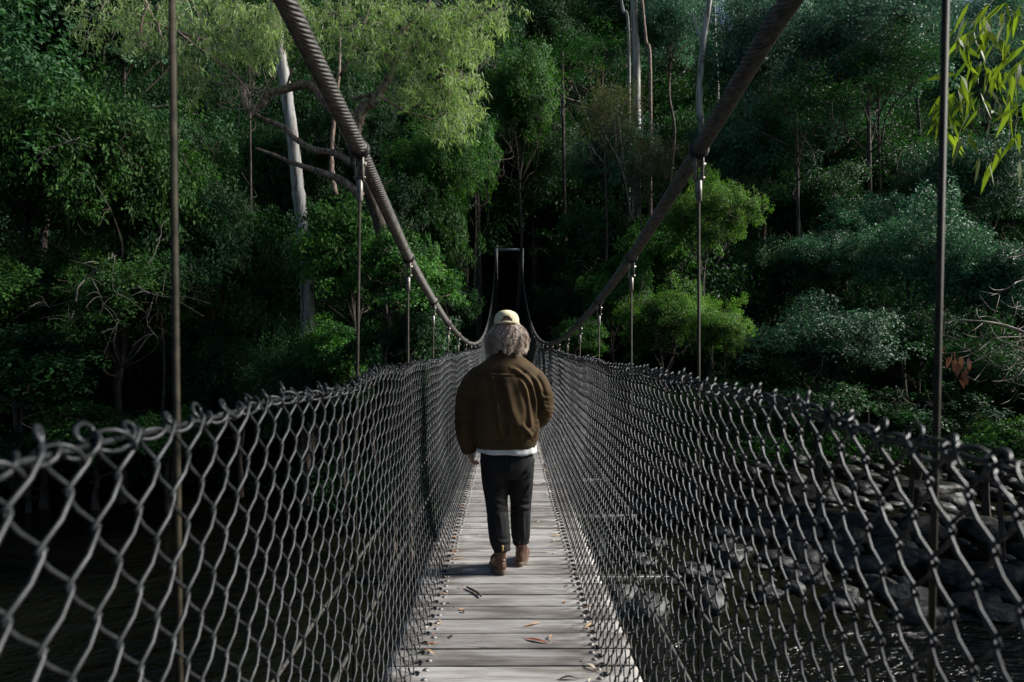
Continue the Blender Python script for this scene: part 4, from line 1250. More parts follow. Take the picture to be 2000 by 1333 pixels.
G1 = 'dark leafy trees on the left bank'
G2 = 'trees and shrubs behind the left cable'
G3 = 'trees on the slope around the far tower'
G4 = 'trees on the right slope'
G5 = 'low shrubs along the water'
TREES = [
 # left bank
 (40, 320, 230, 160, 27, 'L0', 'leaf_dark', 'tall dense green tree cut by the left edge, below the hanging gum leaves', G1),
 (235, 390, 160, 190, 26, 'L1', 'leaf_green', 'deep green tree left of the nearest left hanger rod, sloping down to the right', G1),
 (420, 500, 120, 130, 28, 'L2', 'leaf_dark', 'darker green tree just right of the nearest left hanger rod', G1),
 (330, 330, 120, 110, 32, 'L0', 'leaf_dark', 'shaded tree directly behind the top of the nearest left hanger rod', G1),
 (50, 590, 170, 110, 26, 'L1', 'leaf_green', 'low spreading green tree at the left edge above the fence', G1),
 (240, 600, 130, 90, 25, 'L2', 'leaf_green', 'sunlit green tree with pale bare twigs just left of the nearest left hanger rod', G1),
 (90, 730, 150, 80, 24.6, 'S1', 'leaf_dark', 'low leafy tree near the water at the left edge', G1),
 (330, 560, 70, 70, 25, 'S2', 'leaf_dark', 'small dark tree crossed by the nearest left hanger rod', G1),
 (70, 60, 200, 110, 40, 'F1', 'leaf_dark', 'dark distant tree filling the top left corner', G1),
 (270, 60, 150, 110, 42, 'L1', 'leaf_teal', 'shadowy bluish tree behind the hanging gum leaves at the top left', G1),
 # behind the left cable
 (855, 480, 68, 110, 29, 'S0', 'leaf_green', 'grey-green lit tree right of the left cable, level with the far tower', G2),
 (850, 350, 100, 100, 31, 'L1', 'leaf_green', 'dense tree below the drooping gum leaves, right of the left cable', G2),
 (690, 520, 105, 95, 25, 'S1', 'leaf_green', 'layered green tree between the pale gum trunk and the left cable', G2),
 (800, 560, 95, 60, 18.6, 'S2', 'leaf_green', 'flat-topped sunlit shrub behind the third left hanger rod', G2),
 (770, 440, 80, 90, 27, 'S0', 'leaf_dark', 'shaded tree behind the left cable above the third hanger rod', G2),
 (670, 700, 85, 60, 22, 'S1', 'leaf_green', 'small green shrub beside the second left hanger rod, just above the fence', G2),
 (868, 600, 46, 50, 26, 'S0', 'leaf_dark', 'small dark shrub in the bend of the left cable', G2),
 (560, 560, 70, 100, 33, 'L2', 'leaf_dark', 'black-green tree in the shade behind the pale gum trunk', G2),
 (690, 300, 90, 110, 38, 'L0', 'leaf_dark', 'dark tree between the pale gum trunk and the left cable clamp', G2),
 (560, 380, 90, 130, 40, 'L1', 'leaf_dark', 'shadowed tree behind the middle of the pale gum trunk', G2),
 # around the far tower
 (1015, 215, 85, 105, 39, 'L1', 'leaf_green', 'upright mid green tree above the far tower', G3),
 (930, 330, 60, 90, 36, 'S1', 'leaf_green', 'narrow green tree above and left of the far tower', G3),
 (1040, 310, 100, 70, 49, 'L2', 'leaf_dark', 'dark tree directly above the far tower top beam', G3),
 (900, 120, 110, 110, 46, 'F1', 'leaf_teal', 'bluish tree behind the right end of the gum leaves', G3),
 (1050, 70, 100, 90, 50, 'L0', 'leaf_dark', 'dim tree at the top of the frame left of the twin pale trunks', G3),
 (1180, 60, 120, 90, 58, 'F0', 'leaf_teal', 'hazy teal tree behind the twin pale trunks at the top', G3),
 (1310, 60, 100, 90, 54, 'F1', 'leaf_teal_lit', 'teal tree at the top between the twin pale trunks and the single grey trunk', G3),
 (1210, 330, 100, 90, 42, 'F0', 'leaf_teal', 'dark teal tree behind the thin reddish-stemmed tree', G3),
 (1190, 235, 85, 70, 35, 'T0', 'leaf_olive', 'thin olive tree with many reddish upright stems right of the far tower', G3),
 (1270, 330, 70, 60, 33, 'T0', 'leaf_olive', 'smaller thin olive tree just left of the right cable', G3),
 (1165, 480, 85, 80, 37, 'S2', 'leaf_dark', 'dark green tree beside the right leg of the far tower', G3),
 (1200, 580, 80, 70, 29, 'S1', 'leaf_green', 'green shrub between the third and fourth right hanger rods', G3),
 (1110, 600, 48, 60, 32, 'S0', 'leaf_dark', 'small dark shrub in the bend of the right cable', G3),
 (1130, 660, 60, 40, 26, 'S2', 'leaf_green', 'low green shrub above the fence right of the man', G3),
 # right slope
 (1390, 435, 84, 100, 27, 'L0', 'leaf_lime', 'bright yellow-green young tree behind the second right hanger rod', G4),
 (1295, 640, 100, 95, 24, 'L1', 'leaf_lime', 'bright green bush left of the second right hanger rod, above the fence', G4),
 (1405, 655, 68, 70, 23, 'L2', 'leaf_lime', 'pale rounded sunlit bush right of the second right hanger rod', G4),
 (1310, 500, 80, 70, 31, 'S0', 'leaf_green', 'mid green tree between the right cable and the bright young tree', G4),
 (1650, 140, 160, 130, 38, 'F0', 'leaf_teal_lit', 'large rounded blue-green tree at the upper right, silvery on its right side', G4),
 (1490, 130, 120, 130, 44, 'F1', 'leaf_teal_lit', 'teal tree just right of the right cable near the top', G4),
 (1790, 60, 120, 70, 55, 'F0', 'leaf_teal_lit', 'far bluish tree against the bright sky, left of the nearest right hanger rod', G4),
 (1900, 160, 120, 110, 48, 'F1', 'leaf_teal_lit', 'far bluish tree behind the bright hanging leaves at the right edge', G4),
 (1975, 60, 90, 80, 52, 'F0', 'leaf_teal_lit', 'far bluish tree at the top right corner against the sky', G4),
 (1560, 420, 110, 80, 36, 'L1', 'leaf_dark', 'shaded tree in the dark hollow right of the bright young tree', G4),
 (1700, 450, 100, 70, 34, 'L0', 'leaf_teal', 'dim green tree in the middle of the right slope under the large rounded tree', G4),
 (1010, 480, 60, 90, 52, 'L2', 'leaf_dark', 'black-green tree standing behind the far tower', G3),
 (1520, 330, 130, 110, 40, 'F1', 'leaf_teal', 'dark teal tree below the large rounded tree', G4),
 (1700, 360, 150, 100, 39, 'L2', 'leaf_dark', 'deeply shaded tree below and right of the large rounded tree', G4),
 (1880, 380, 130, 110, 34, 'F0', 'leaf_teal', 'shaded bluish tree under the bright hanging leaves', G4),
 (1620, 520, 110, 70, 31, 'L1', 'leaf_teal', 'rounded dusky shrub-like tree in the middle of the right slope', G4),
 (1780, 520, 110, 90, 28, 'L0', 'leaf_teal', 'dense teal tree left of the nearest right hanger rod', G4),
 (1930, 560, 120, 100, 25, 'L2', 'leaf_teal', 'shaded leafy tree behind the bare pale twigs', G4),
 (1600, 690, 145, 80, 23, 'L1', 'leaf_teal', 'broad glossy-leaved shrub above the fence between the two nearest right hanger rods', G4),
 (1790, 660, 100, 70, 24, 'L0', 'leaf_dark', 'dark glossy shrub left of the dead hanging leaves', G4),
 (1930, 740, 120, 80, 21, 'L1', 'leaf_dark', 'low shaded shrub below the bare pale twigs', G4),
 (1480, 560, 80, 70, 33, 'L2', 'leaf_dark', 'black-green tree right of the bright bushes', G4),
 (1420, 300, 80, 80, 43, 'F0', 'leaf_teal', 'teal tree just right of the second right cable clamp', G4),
]
def bare_twigs(root, strokes, d, seed):
    r = np.random.default_rng(seed); base = np.array(root.location)
    for pts_, w0 in strokes:
        mb = MB()
        P = smooth_path(np.array([px(x, y, d + r.normal(0, .15)) for x, y in pts_]), 6)
        P += r.normal(0, 0.012, P.shape)
        mb.tube(P - base, np.linspace(w0, w0 * 0.35, len(P)), 5)
        for q in range(5):
            a = P[r.integers(len(P) // 3, len(P))]; v = r.normal(size=3) * [0.45, 0.2, 0.35]
            Q_ = smooth_path(np.array([a, a + v * .5 + [0, 0, .06], a + v, a + v * 1.4 + [0, 0, -.08]]), 3)
            mb.tube(Q_ - base, np.linspace(w0 * .4, w0 * .15, len(Q_)), 4)
        mb.build('bare_twig', M['twig'], root)
for T_ in TREES:
    rt_ = tree(*T_)
    if 'pale bare twigs' in T_[7]:
        bare_twigs(rt_, [([(150, 590), (155, 565), (170, 545), (200, 520), (230, 500)], .035), ([(182, 545), (195, 570), (203, 595), (198, 615)], .02), ([(60, 600), (85, 590), (100, 600)], .018),
                         ([(225, 500), (222, 560), (240, 580)], .018), ([(270, 560), (300, 575), (330, 580)], .02), ([(200, 650), (225, 640), (235, 625)], .016), ([(60, 330), (110, 290), (160, 270)], .02),
                         ([(290, 520), (310, 480), (320, 440)], .018), ([(120, 640), (140, 625), (150, 610)], .015), ([(300, 590), (290, 630), (310, 660)], .014)], 22.5, 61)
    if 'thin olive tree with many reddish' in T_[7]:
        bare_twigs(rt_, [([(1235, 430), (1215, 330), (1180, 260), (1160, 200)], .05), ([(1225, 380), (1215, 290), (1205, 210)], .04), ([(1235, 430), (1240, 330), (1255, 260), (1250, 190)], .045),
                         ([(1180, 320), (1150, 285), (1120, 275), (1085, 268)], .03), ([(1205, 300), (1200, 240), (1190, 185)], .03), ([(1240, 330), (1262, 290), (1280, 240)], .03)], 35, 62)
SHRUBS = [
 (765, 520, 75, 75, 19.0, 'S2', 'leaf_green', 'leafy bush hiding the middle of the big gum trunk behind the left cable'),
 (600, 770, 90, 110, 23.5, 'L0', 'leaf_dark', 'dark bush hiding the foot of the pale gum trunk'),
 (800, 690, 85, 90, 19.2, 'S0', 'leaf_dark', 'dark bush hiding the trunk of the big gum, just above the left fence'),
 (470, 760, 100, 100, 25.5, 'L1', 'leaf_dark', 'black-green bush in the deepest shade left of the pale gum trunk'),
 (190, 850, 130, 60, 24.4, 'S1', 'leaf_green', 'low green shrub spilling down to the black water behind the left fence'),
 (60, 900, 90, 50, 24, 'S2', 'leaf_dark', 'dark shrub over the water behind the left end of the left fence'),
 (330, 860, 80, 55, 24.2, 'S0', 'leaf_green', 'small leafy shrub over the water by the foot of the nearest left hanger rod'),
 (730, 760, 90, 50, 23, 'S0', 'leaf_dark', 'shaded shrub seen through the left fence beside the second rod'),
 (1250, 800, 100, 60, 23, 'S1', 'leaf_dark', 'shaded shrub seen through the right fence right of the man'),
 (1420, 800, 110, 55, 22, 'S2', 'leaf_green', 'green shrub seen through the right fence below the bright bushes'),
 (1600, 810, 110, 50, 21, 'S0', 'leaf_dark', 'dark shrub behind the right fence above the boulders'),
 (1780, 820, 110, 50, 20, 'S1', 'leaf_dark', 'dark ferny shrub above the boulders behind the nearest right rod'),
 (1960, 870, 80, 50, 18, 'S2', 'leaf_green', 'small green shrub among the boulders at the right edge'),
]
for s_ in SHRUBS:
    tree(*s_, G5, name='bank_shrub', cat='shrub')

# far-off hillside wood: one mass of leaves behind the trees one can tell apart
def wood_mass(name, pts, per, leaf, mat, label):
    r = np.random.default_rng(77)
    Vs, Ts, Tn, n0 = [], [], [], 0
    for (x, y, z, R, RZ) in pts:
        P, out, rr = crown_points(r.integers(1e6), 7, 46)
        ci = rr.integers(0, 46, per)
        C = (P[ci] + rr.normal(size=(per, 3)) * np.array([0.14, 0.14, 0.05])) * np.array([R, R, RZ]) + np.array([x, y, z])
        A = rr.normal(size=(per, 3)); A[:, 2] -= 0.5
        Nn = rr.normal(size=(per, 3)) * 0.5 + np.array([0, 0, 1.0])
        L = leaf * rr.uniform(0.6, 1.4, per)
        tint = np.clip(rr.normal(0.45, 0.18, per) + rr.normal(0, 0.15), 0, 1)
        V, T, tn = leaf_quads(C, A, Nn, L, L * 0.5, tint)
        Vs.append(V); Ts.append(T + n0); Tn.append(tn); n0 += len(V)
    o = link(name, mesh_np(name, np.concatenate(Vs), [np.concatenate(Ts)], False, np.concatenate(Tn)), M[mat])
    tag(o, label, 'trees', kind='stuff')
    return o
pts = []
r_ = np.random.default_rng(5)
for y in np.arange(50, 124, 6.0):
    wide = y * 0.95 + 8
    for x in np.arange(-wide, wide, 7.0):
        yy = y + r_.uniform(-2, 2); xx = x + r_.uniform(-2.5, 2.5)
        hz = float(H(xx, yy))
        # the canopy thins out at the upper right, where the sky shows
        tall = r_.uniform(7, 12)
        if xx / yy > 0.58 and yy > 70: continue
        R = r_.uniform(3.6, 5.2)
        pts.append((xx, yy, hz + tall * 0.6, R, tall * 0.62))
for s in (-1, 1):
    for y in np.arange(26, 50, 6.0):
        for k in range(3):
            xx = s * (y * 0.78 + 5 + k * 7 + r_.uniform(-2, 2)); yy = y + r_.uniform(-2, 2)
            hz = float(H(xx, yy)); tall = r_.uniform(8, 13)
            pts.append((xx, yy, hz + tall * 0.6, r_.uniform(3.5, 5), tall * 0.6))
for x in np.arange(24, 62, 5.0):          # unseen tall wood added on the right, raised to shade the far bank
    for y in np.arange(29, 50, 5.5):
        xx = x + r_.uniform(-2, 2); yy = y + r_.uniform(-2, 2)
        if xx < 0.88 * yy + 2: continue      # keeps the added shade trees out of view
        top = (15 + 0.65 * xx if y < 35 else 9) + r_.uniform(-3, 3)
        pts.append((xx, yy, top - 7, r_.uniform(4.2, 5.4), 7.5))
for q in range(9):                        # unseen trees added beyond the right edge to shade the boulders
    pts.append((18 + (q % 3) * 3.2, 13.5 + (q // 3) * 3.2, -1.5 + (q % 3) * 0.8, 2.4, 4.0))
upts = []
for q in range(260):                      # under-storey between and behind the single trees
    yy = r_.uniform(27.5, 47); xx = r_.uniform(-0.9, 0.9) * yy
    if abs(xx) < 3.2 or (xx > 3 and yy < 30): continue
    hz = float(H(xx, yy)); tall = r_.uniform(3, 9.5)
    upts.append((xx, yy, hz + tall * 0.5, r_.uniform(1.7, 3.2), tall * 0.58))
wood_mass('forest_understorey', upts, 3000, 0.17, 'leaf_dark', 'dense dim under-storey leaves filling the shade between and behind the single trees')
for q in range(24):
    s_ = -1 if q % 2 else 1; yy = r_.uniform(47, 54); xx = s_ * r_.uniform(0, 14)
    hz = float(H(xx, yy)); tall = r_.uniform(5, 9)
    pts.append((xx, yy, hz + tall * 0.55, r_.uniform(2.6, 4.0), tall * 0.6))
wood_mass('hillside_forest', pts, 3200, 0.27, 'leaf_dark', 'dim mass of dark green forest rising up the far hillside behind the single trees, with unseen shade trees added at right')

# low growth over the bank and slope
def cover():
    r = np.random.default_rng(9)
    n = 7500
    y = 18 + 82 * r.uniform(0, 1, n) ** 1.5; x = r.uniform(-0.85, 0.85, n) * y
    z = H(x, y)
    k = (z > -5.75) & ~((np.abs(x) < 1.6) & (y > 40)) & ~((x > 2) & (y < 26.5))
    x, y, z = x[k], y[k], z[k]; n = len(x)
    per = 42
    ci = np.repeat(np.arange(n), per)
    h = r.uniform(0.3, 1.3, n)[ci]
    C = np.stack([x[ci] + r.normal(0, 0.4, len(ci)), y[ci] + r.normal(0, 0.4, len(ci)), z[ci] + h * r.uniform(0, 1, len(ci))], -1)
    A = r.normal(size=(len(ci), 3)); Nn = r.normal(size=(len(ci), 3)) * 0.5 + np.array([0, 0, 1.0])
    L = (0.10 + 0.004 * y[ci]) * r.uniform(0.6, 1.6, len(ci))
    V, T, tn = leaf_quads(C, A, Nn, L, L * 0.45, np.clip(r.normal(0.4, 0.2, len(ci)), 0, 1))
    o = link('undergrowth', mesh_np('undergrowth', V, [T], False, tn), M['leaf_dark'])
    tag(o, 'dark tangled undergrowth covering the far bank below the trees', 'undergrowth', kind='stuff')
cover()

# ------------------------------------------------------------------ bare trunks in the forest
def free_trunk(pts_px, d, r0_px, r1_px, mat, label, name='gum_tree', group=None, forks=(), top_up=8.0):
    P = [px(x, y, d) for x, y in pts_px]           # listed bottom first
    zg = float(H(P[0][0], P[0][1]))
    base = P[0].copy(); base[2] = min(zg - 0.2, P[0][2] - 0.1)
    root = tag(empty(name, tuple(base)), label, 'tree', group)
    full = [base] + P
    direc = full[-1] - full[-2]; direc /= np.linalg.norm(direc)
    full.append(full[-1] + direc * top_up)
    W = smooth_path(np.array(full), 10) - base
    r = np.random.default_rng(int(pts_px[0][0]))
    rad = np.linspace(r0_px * d / F, r1_px * d / F * 0.75, len(W)) * (1 + 0.05 * r.normal(size=len(W)))
    mb = MB(); mb.tube(W, rad, 14)
    for fk in forks:
        Q_ = np.array([px(x, y, d) for x, y in fk[0]]) - base
        mb.tube(smooth_path(Q_, 6), np.linspace(fk[1] * d / F, fk[2] * d / F, (len(Q_) - 1) * 6 + 1), 8)
    # limbs of the head above the frame
    tips = []
    for q in range(7):
        a = W[-1] - direc * r.uniform(0.2, 4.5); th = q * 2.4
        b = a + np.array([math.cos(th) * 3.0, math.sin(th) * 3.0, r.uniform(1.5, 3.5)])
        LP = limb_path(a, b, r); mb.tube(LP, np.linspace(rad[-1] * 0.6, 0.02, len(LP)), 6); tips.append(b)
    mb.build('trunk', M[mat], root)
    cr = link('crown', crown_for('T0', 'leaf_dark'), None, root)
    cr.location = tuple(np.mean(tips, axis=0)); cr.scale = (4.6, 4.6, 2.6)
    return root
free_trunk([(602, 640), (597, 500), (584, 380), (572, 270), (560, 180), (545, 80), (535, 0)], 27, 13.5, 13, 'gum_bark',
           'pale smooth gum tree with a straight grey-white trunk, left of the left cable')
free_trunk([(1243, 145), (1240, 60), (1238, -20)], 52, 9, 8, 'gum_bark', 'thick pale grey trunk at the top centre, the wider of the twin trunks', group='pale trunks high on the far slope')
free_trunk([(1228, 80), (1217, 20), (1210, -20)], 50, 3.4, 3.2, 'gum_bark', 'slim white trunk leaning left beside the thick pale one', group='pale trunks high on the far slope')
free_trunk([(1372, 300), (1366, 200), (1373, 90), (1385, 10)], 42, 7.5, 6.5, 'gum_bark', 'tall grey furrowed trunk standing left of the right cable', group='pale trunks high on the far slope',
           forks=[([(1374, 85), (1362, 55), (1352, 25)], 3.5, 2)])
free_trunk([(1270, 145), (1262, 80), (1254, 0)], 47, 4, 3, 'bark_red', 'thin brown trunk just right of the thick pale one', group='pale trunks high on the far slope')
free_trunk([(1097, 90), (1093, 40), (1090, 0)], 55, 4, 4, 'gum_bark', 'faint pale trunk above the far tower, left of the twin trunks', group='pale trunks high on the far slope')
free_trunk([(1403, 190), (1398, 90), (1396, 10)], 50, 2.5, 2.5, 'gum_bark', 'very thin white trunk right of the tall grey furrowed trunk', group='pale trunks high on the far slope')
for k_, (tx_, ty_, tb_, d_, w_, lab) in enumerate([
    (930, 200, 560, 40, 6, 'dark straight trunk rising left of the far tower'),
    (1560, 420, 640, 33, 5, 'slim dark trunk in the shade in the middle of the right slope'),
    (1700, 330, 560, 35, 6, 'slim dark trunk under the large rounded tree'),
    (1720, 340, 560, 36, 4, 'thinner dark stem beside the slim trunk under the large rounded tree'),
    (490, 290, 600, 34, 3, 'thin dark stem left of the pale gum trunk'),
    (1100, 250, 560, 45, 5, 'dim trunk right of the far tower')]):
    free_trunk([(tx_ + 6, tb_), (tx_ + 2, (ty_ + tb_) / 2), (tx_, ty_)], d_, w_, w_ * 0.7, 'bark', lab, name='forest_tree', group='dark stems in the shaded forest', top_up=5.0)

# ------------------------------------------------------------------ long hanging gum leaves
def strap_leaves(C, L, Wd, r, tint, droop=1.0, spread=0.55, dirs=None):
    """curved lance-shaped leaves hanging from points C; three segments each"""
    n = len(C)
    A = r.normal(size=(n, 3)) * spread if dirs is None else dirs + r.normal(size=(n, 3)) * spread
    A[:, 2] -= droop
    A /= np.linalg.norm(A, axis=1, keepdims=True)
    B = np.cross(A, r.normal(size=(n, 3))); B /= np.linalg.norm(B, axis=1, keepdims=True)
    Nn = np.cross(A, B)
    cur = r.uniform(-0.25, 0.25, n)[:, None]
    L = L[:, None]; Wd = Wd[:, None]
    rows = []
    for t, w_ in ((0, 0.0), (0.28, 0.5), (0.62, 0.40), (1.0, 0.0)):
        c = C + A * L * t + Nn * L * cur * t * t + np.array([0, 0, -1.0]) * L * 0.22 * t * t
        if w_ == 0: rows.append([c])
        else: rows.append([c - B * Wd * w_ + Nn * Wd * 0.10, c + B * Wd * w_ + Nn * Wd * 0.10])
    V = np.stack([rows[0][0], rows[1][0], rows[1][1], rows[2][0], rows[2][1], rows[3][0]], 1).reshape(-1, 3)
    b = np.arange(n)[:, None] * 6
    T = np.concatenate([b + np.array([[0, 2, 1]]), b + np.array([[3, 4, 5]])])
    Qd = b + np.array([[1, 2, 4, 3]])
    return V, T, Qd, np.repeat(tint, 6)

def gum():
    D = 19.5
    r = np.random.default_rng(31)
    base = px(792, 700, D + 1.5); zg = float(H(base[0], base[1])); base[2] = min(zg, -5.4) - 0.2
    root = tag(empty('gum_tree', tuple(base)), 'big spreading gum tree with crooked brown limbs and drooping leaves behind the left cable', 'tree')
    def path(pts, dd=0.0, k=7):
        P = [px(x, y, D + dd + (pts_i * 0.0)) for pts_i, (x, y) in enumerate(pts)]
        return smooth_path(np.array(P), k) - base
    mb = MB()
    def limb(pts, r0, r1, dd0=0.0, dd1=0.0):
        P = np.array([px(x, y, D + dd0 + (dd1 - dd0) * q / (len(pts) - 1)) for q, (x, y) in enumerate(pts)])
        P = smooth_path(P, 7) - base
        rr = np.linspace(r0, r1, len(P)) * D / F * (1 + 0.10 * r.normal(size=len(P)))
        mb.tube(P, np.abs(rr), 9)
        return P
    # trunk
    P = np.vstack([[0, 0, 0], px(792, 700, D + 1.3) - base, px(775, 600, D + 1.0) - base, px(742, 440, D + .5) - base, px(706, 340, D) - base, px(690, 290, D) - base])
    P = smooth_path(P, 7); mb.tube(P, np.linspace(14, 11, len(P)) * D / F, 12)
    mb.build('trunk', M['bark'], root); mb = MB()
    limb([(708, 385), (665, 352), (620, 335), (570, 318), (535, 303), (500, 290)], 9, 2)
    limb([(690, 320), (655, 300), (610, 292), (575, 270), (555, 250), (520, 235), (496, 222)], 8, 3)
    limb([(690, 290), (668, 240), (640, 205), (612, 172), (592, 166), (560, 175), (525, 185), (512, 205), (485, 214), (478, 190), (476, 170)], 11, 4.5)
    limb([(620, 178), (614, 140), (600, 100), (582, 70), (566, 40), (545, 10), (530, -40)], 6.5, 4)
    limb([(690, 290), (700, 230), (718, 205), (730, 200), (755, 160), (768, 130), (745, 100)], 13, 4.5)
    limb([(690, 195), (725, 187), (760, 200), (795, 220), (840, 232), (870, 250)], 4.5, 1.2)
    limb([(795, 220), (820, 205), (870, 205), (915, 190)], 2.4, .8)
    limb([(655, 380), (648, 320), (652, 240), (662, 150), (665, 60)], 6, 2.5, 1.5, 2.5)
    limb([(560, 175), (575, 130), (600, 110)], 2.5, 1.2)
    limb([(768, 130), (810, 90), (870, 60), (930, 35), (985, 10)], 4.5, 1.2)
    limb([(768, 130), (790, 60), (830, 20), (850, -30)], 4, 2)
    limb([(665, 150), (700, 80), (720, 20), (740, -30)], 3, 2)
    # left arm, coming in from above the frame
    limb([(545, 10), (440, -60), (330, -60), (285, -20), (292, 20), (310, 48), (345, 62), (375, 72), (400, 80)], 4, 2.5, 0, -1)
    limb([(345, 62), (385, 92), (420, 118), (450, 140), (480, 172), (490, 190)], 2.8, 1.2, -1, -1)
    limb([(290, 10), (278, 50), (282, 85), (300, 100)], 2.5, 1, -1, -1)
    limb([(310, 48), (318, 75), (330, 100)], 1.8, .8, -1, -1)
    # leaf masses: (cx, cy, rx, ry, bunches, tint)
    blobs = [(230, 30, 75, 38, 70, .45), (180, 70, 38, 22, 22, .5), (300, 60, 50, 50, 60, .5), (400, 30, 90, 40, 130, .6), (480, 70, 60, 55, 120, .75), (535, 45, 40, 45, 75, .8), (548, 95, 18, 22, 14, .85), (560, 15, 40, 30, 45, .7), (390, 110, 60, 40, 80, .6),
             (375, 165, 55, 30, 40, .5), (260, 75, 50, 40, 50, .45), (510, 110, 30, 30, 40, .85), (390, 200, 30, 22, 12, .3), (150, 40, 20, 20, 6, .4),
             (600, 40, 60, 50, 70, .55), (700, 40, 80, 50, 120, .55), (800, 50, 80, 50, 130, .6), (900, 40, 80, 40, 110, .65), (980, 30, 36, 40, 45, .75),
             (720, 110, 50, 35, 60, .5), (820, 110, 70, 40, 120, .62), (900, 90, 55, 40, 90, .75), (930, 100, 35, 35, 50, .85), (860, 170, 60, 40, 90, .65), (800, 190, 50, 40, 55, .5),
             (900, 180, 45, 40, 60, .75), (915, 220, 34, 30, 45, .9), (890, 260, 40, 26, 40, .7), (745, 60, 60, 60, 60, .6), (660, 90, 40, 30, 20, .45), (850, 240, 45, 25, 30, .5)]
    Cs, Ls, Ti = [], [], []
    tw = MB()
    for (cx, cy, rx, ry, nb, ti) in blobs:
        cc = px(cx, cy, D)
        for q in range(int(nb * 0.64)):
            a = r.uniform(0, 2 * PI); q_ = math.sqrt(r.uniform(0, 1))
            p = px(cx + rx * q_ * math.cos(a), cy + ry * q_ * math.sin(a) - 8, D + r.normal(0, 0.65) - 0.4)
            m = int(r.integers(12, 22))
            # a drooping twig carries the bunch
            e = p + np.array([r.normal(0, 0.16), r.normal(0, 0.16), -r.uniform(0.05, 0.3)])
            s0 = p + (cc - p) * r.uniform(0.15, 0.5) + np.array([0, 0, r.uniform(0.0, 0.25)])
            TP = smooth_path(np.array([s0, (s0 + p) / 2 + [0, 0, 0.08], p, e]), 3) - base
            tw.tube(TP, np.linspace(0.008, 0.003, len(TP)), 3, cap=False)
            t = r.uniform(0, 1, (m, 1))
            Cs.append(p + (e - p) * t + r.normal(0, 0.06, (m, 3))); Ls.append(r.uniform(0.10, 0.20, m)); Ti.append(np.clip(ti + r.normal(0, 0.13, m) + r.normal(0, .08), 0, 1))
    # bare curly twigs
    for (cx, cy, rx, ry, nb) in [(470, 160, 50, 40, 46), (490, 190, 30, 25, 26), (680, 260, 40, 40, 14), (880, 150, 60, 40, 30), (420, 60, 60, 50, 26), (770, 180, 60, 40, 26)]:
        for q in range(nb):
            p = px(cx + r.normal(0, rx * .5), cy + r.normal(0, ry * .5), D - 0.6 + r.normal(0, .3))
            v = np.array([r.normal(0, .3), r.normal(0, .2), r.normal(-.05, .2)])
            TP = smooth_path(np.array([p, p + v * .5 + [0, 0, -.1], p + v + [0, 0, -.12], p + v * 1.35 + [0, 0, .05]]), 4) - base
            tw.tube(TP, np.linspace(0.011, 0.004, len(TP)), 4, cap=False)
    mb.build('limbs', M['bark_red'], root)
    tw.build('twig', M['twig'], root)
    C = np.concatenate(Cs) - base; L = np.concatenate(Ls); Ti = np.concatenate(Ti)
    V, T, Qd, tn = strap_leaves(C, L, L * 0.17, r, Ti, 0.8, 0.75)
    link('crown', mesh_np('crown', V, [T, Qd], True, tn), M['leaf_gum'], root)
gum()

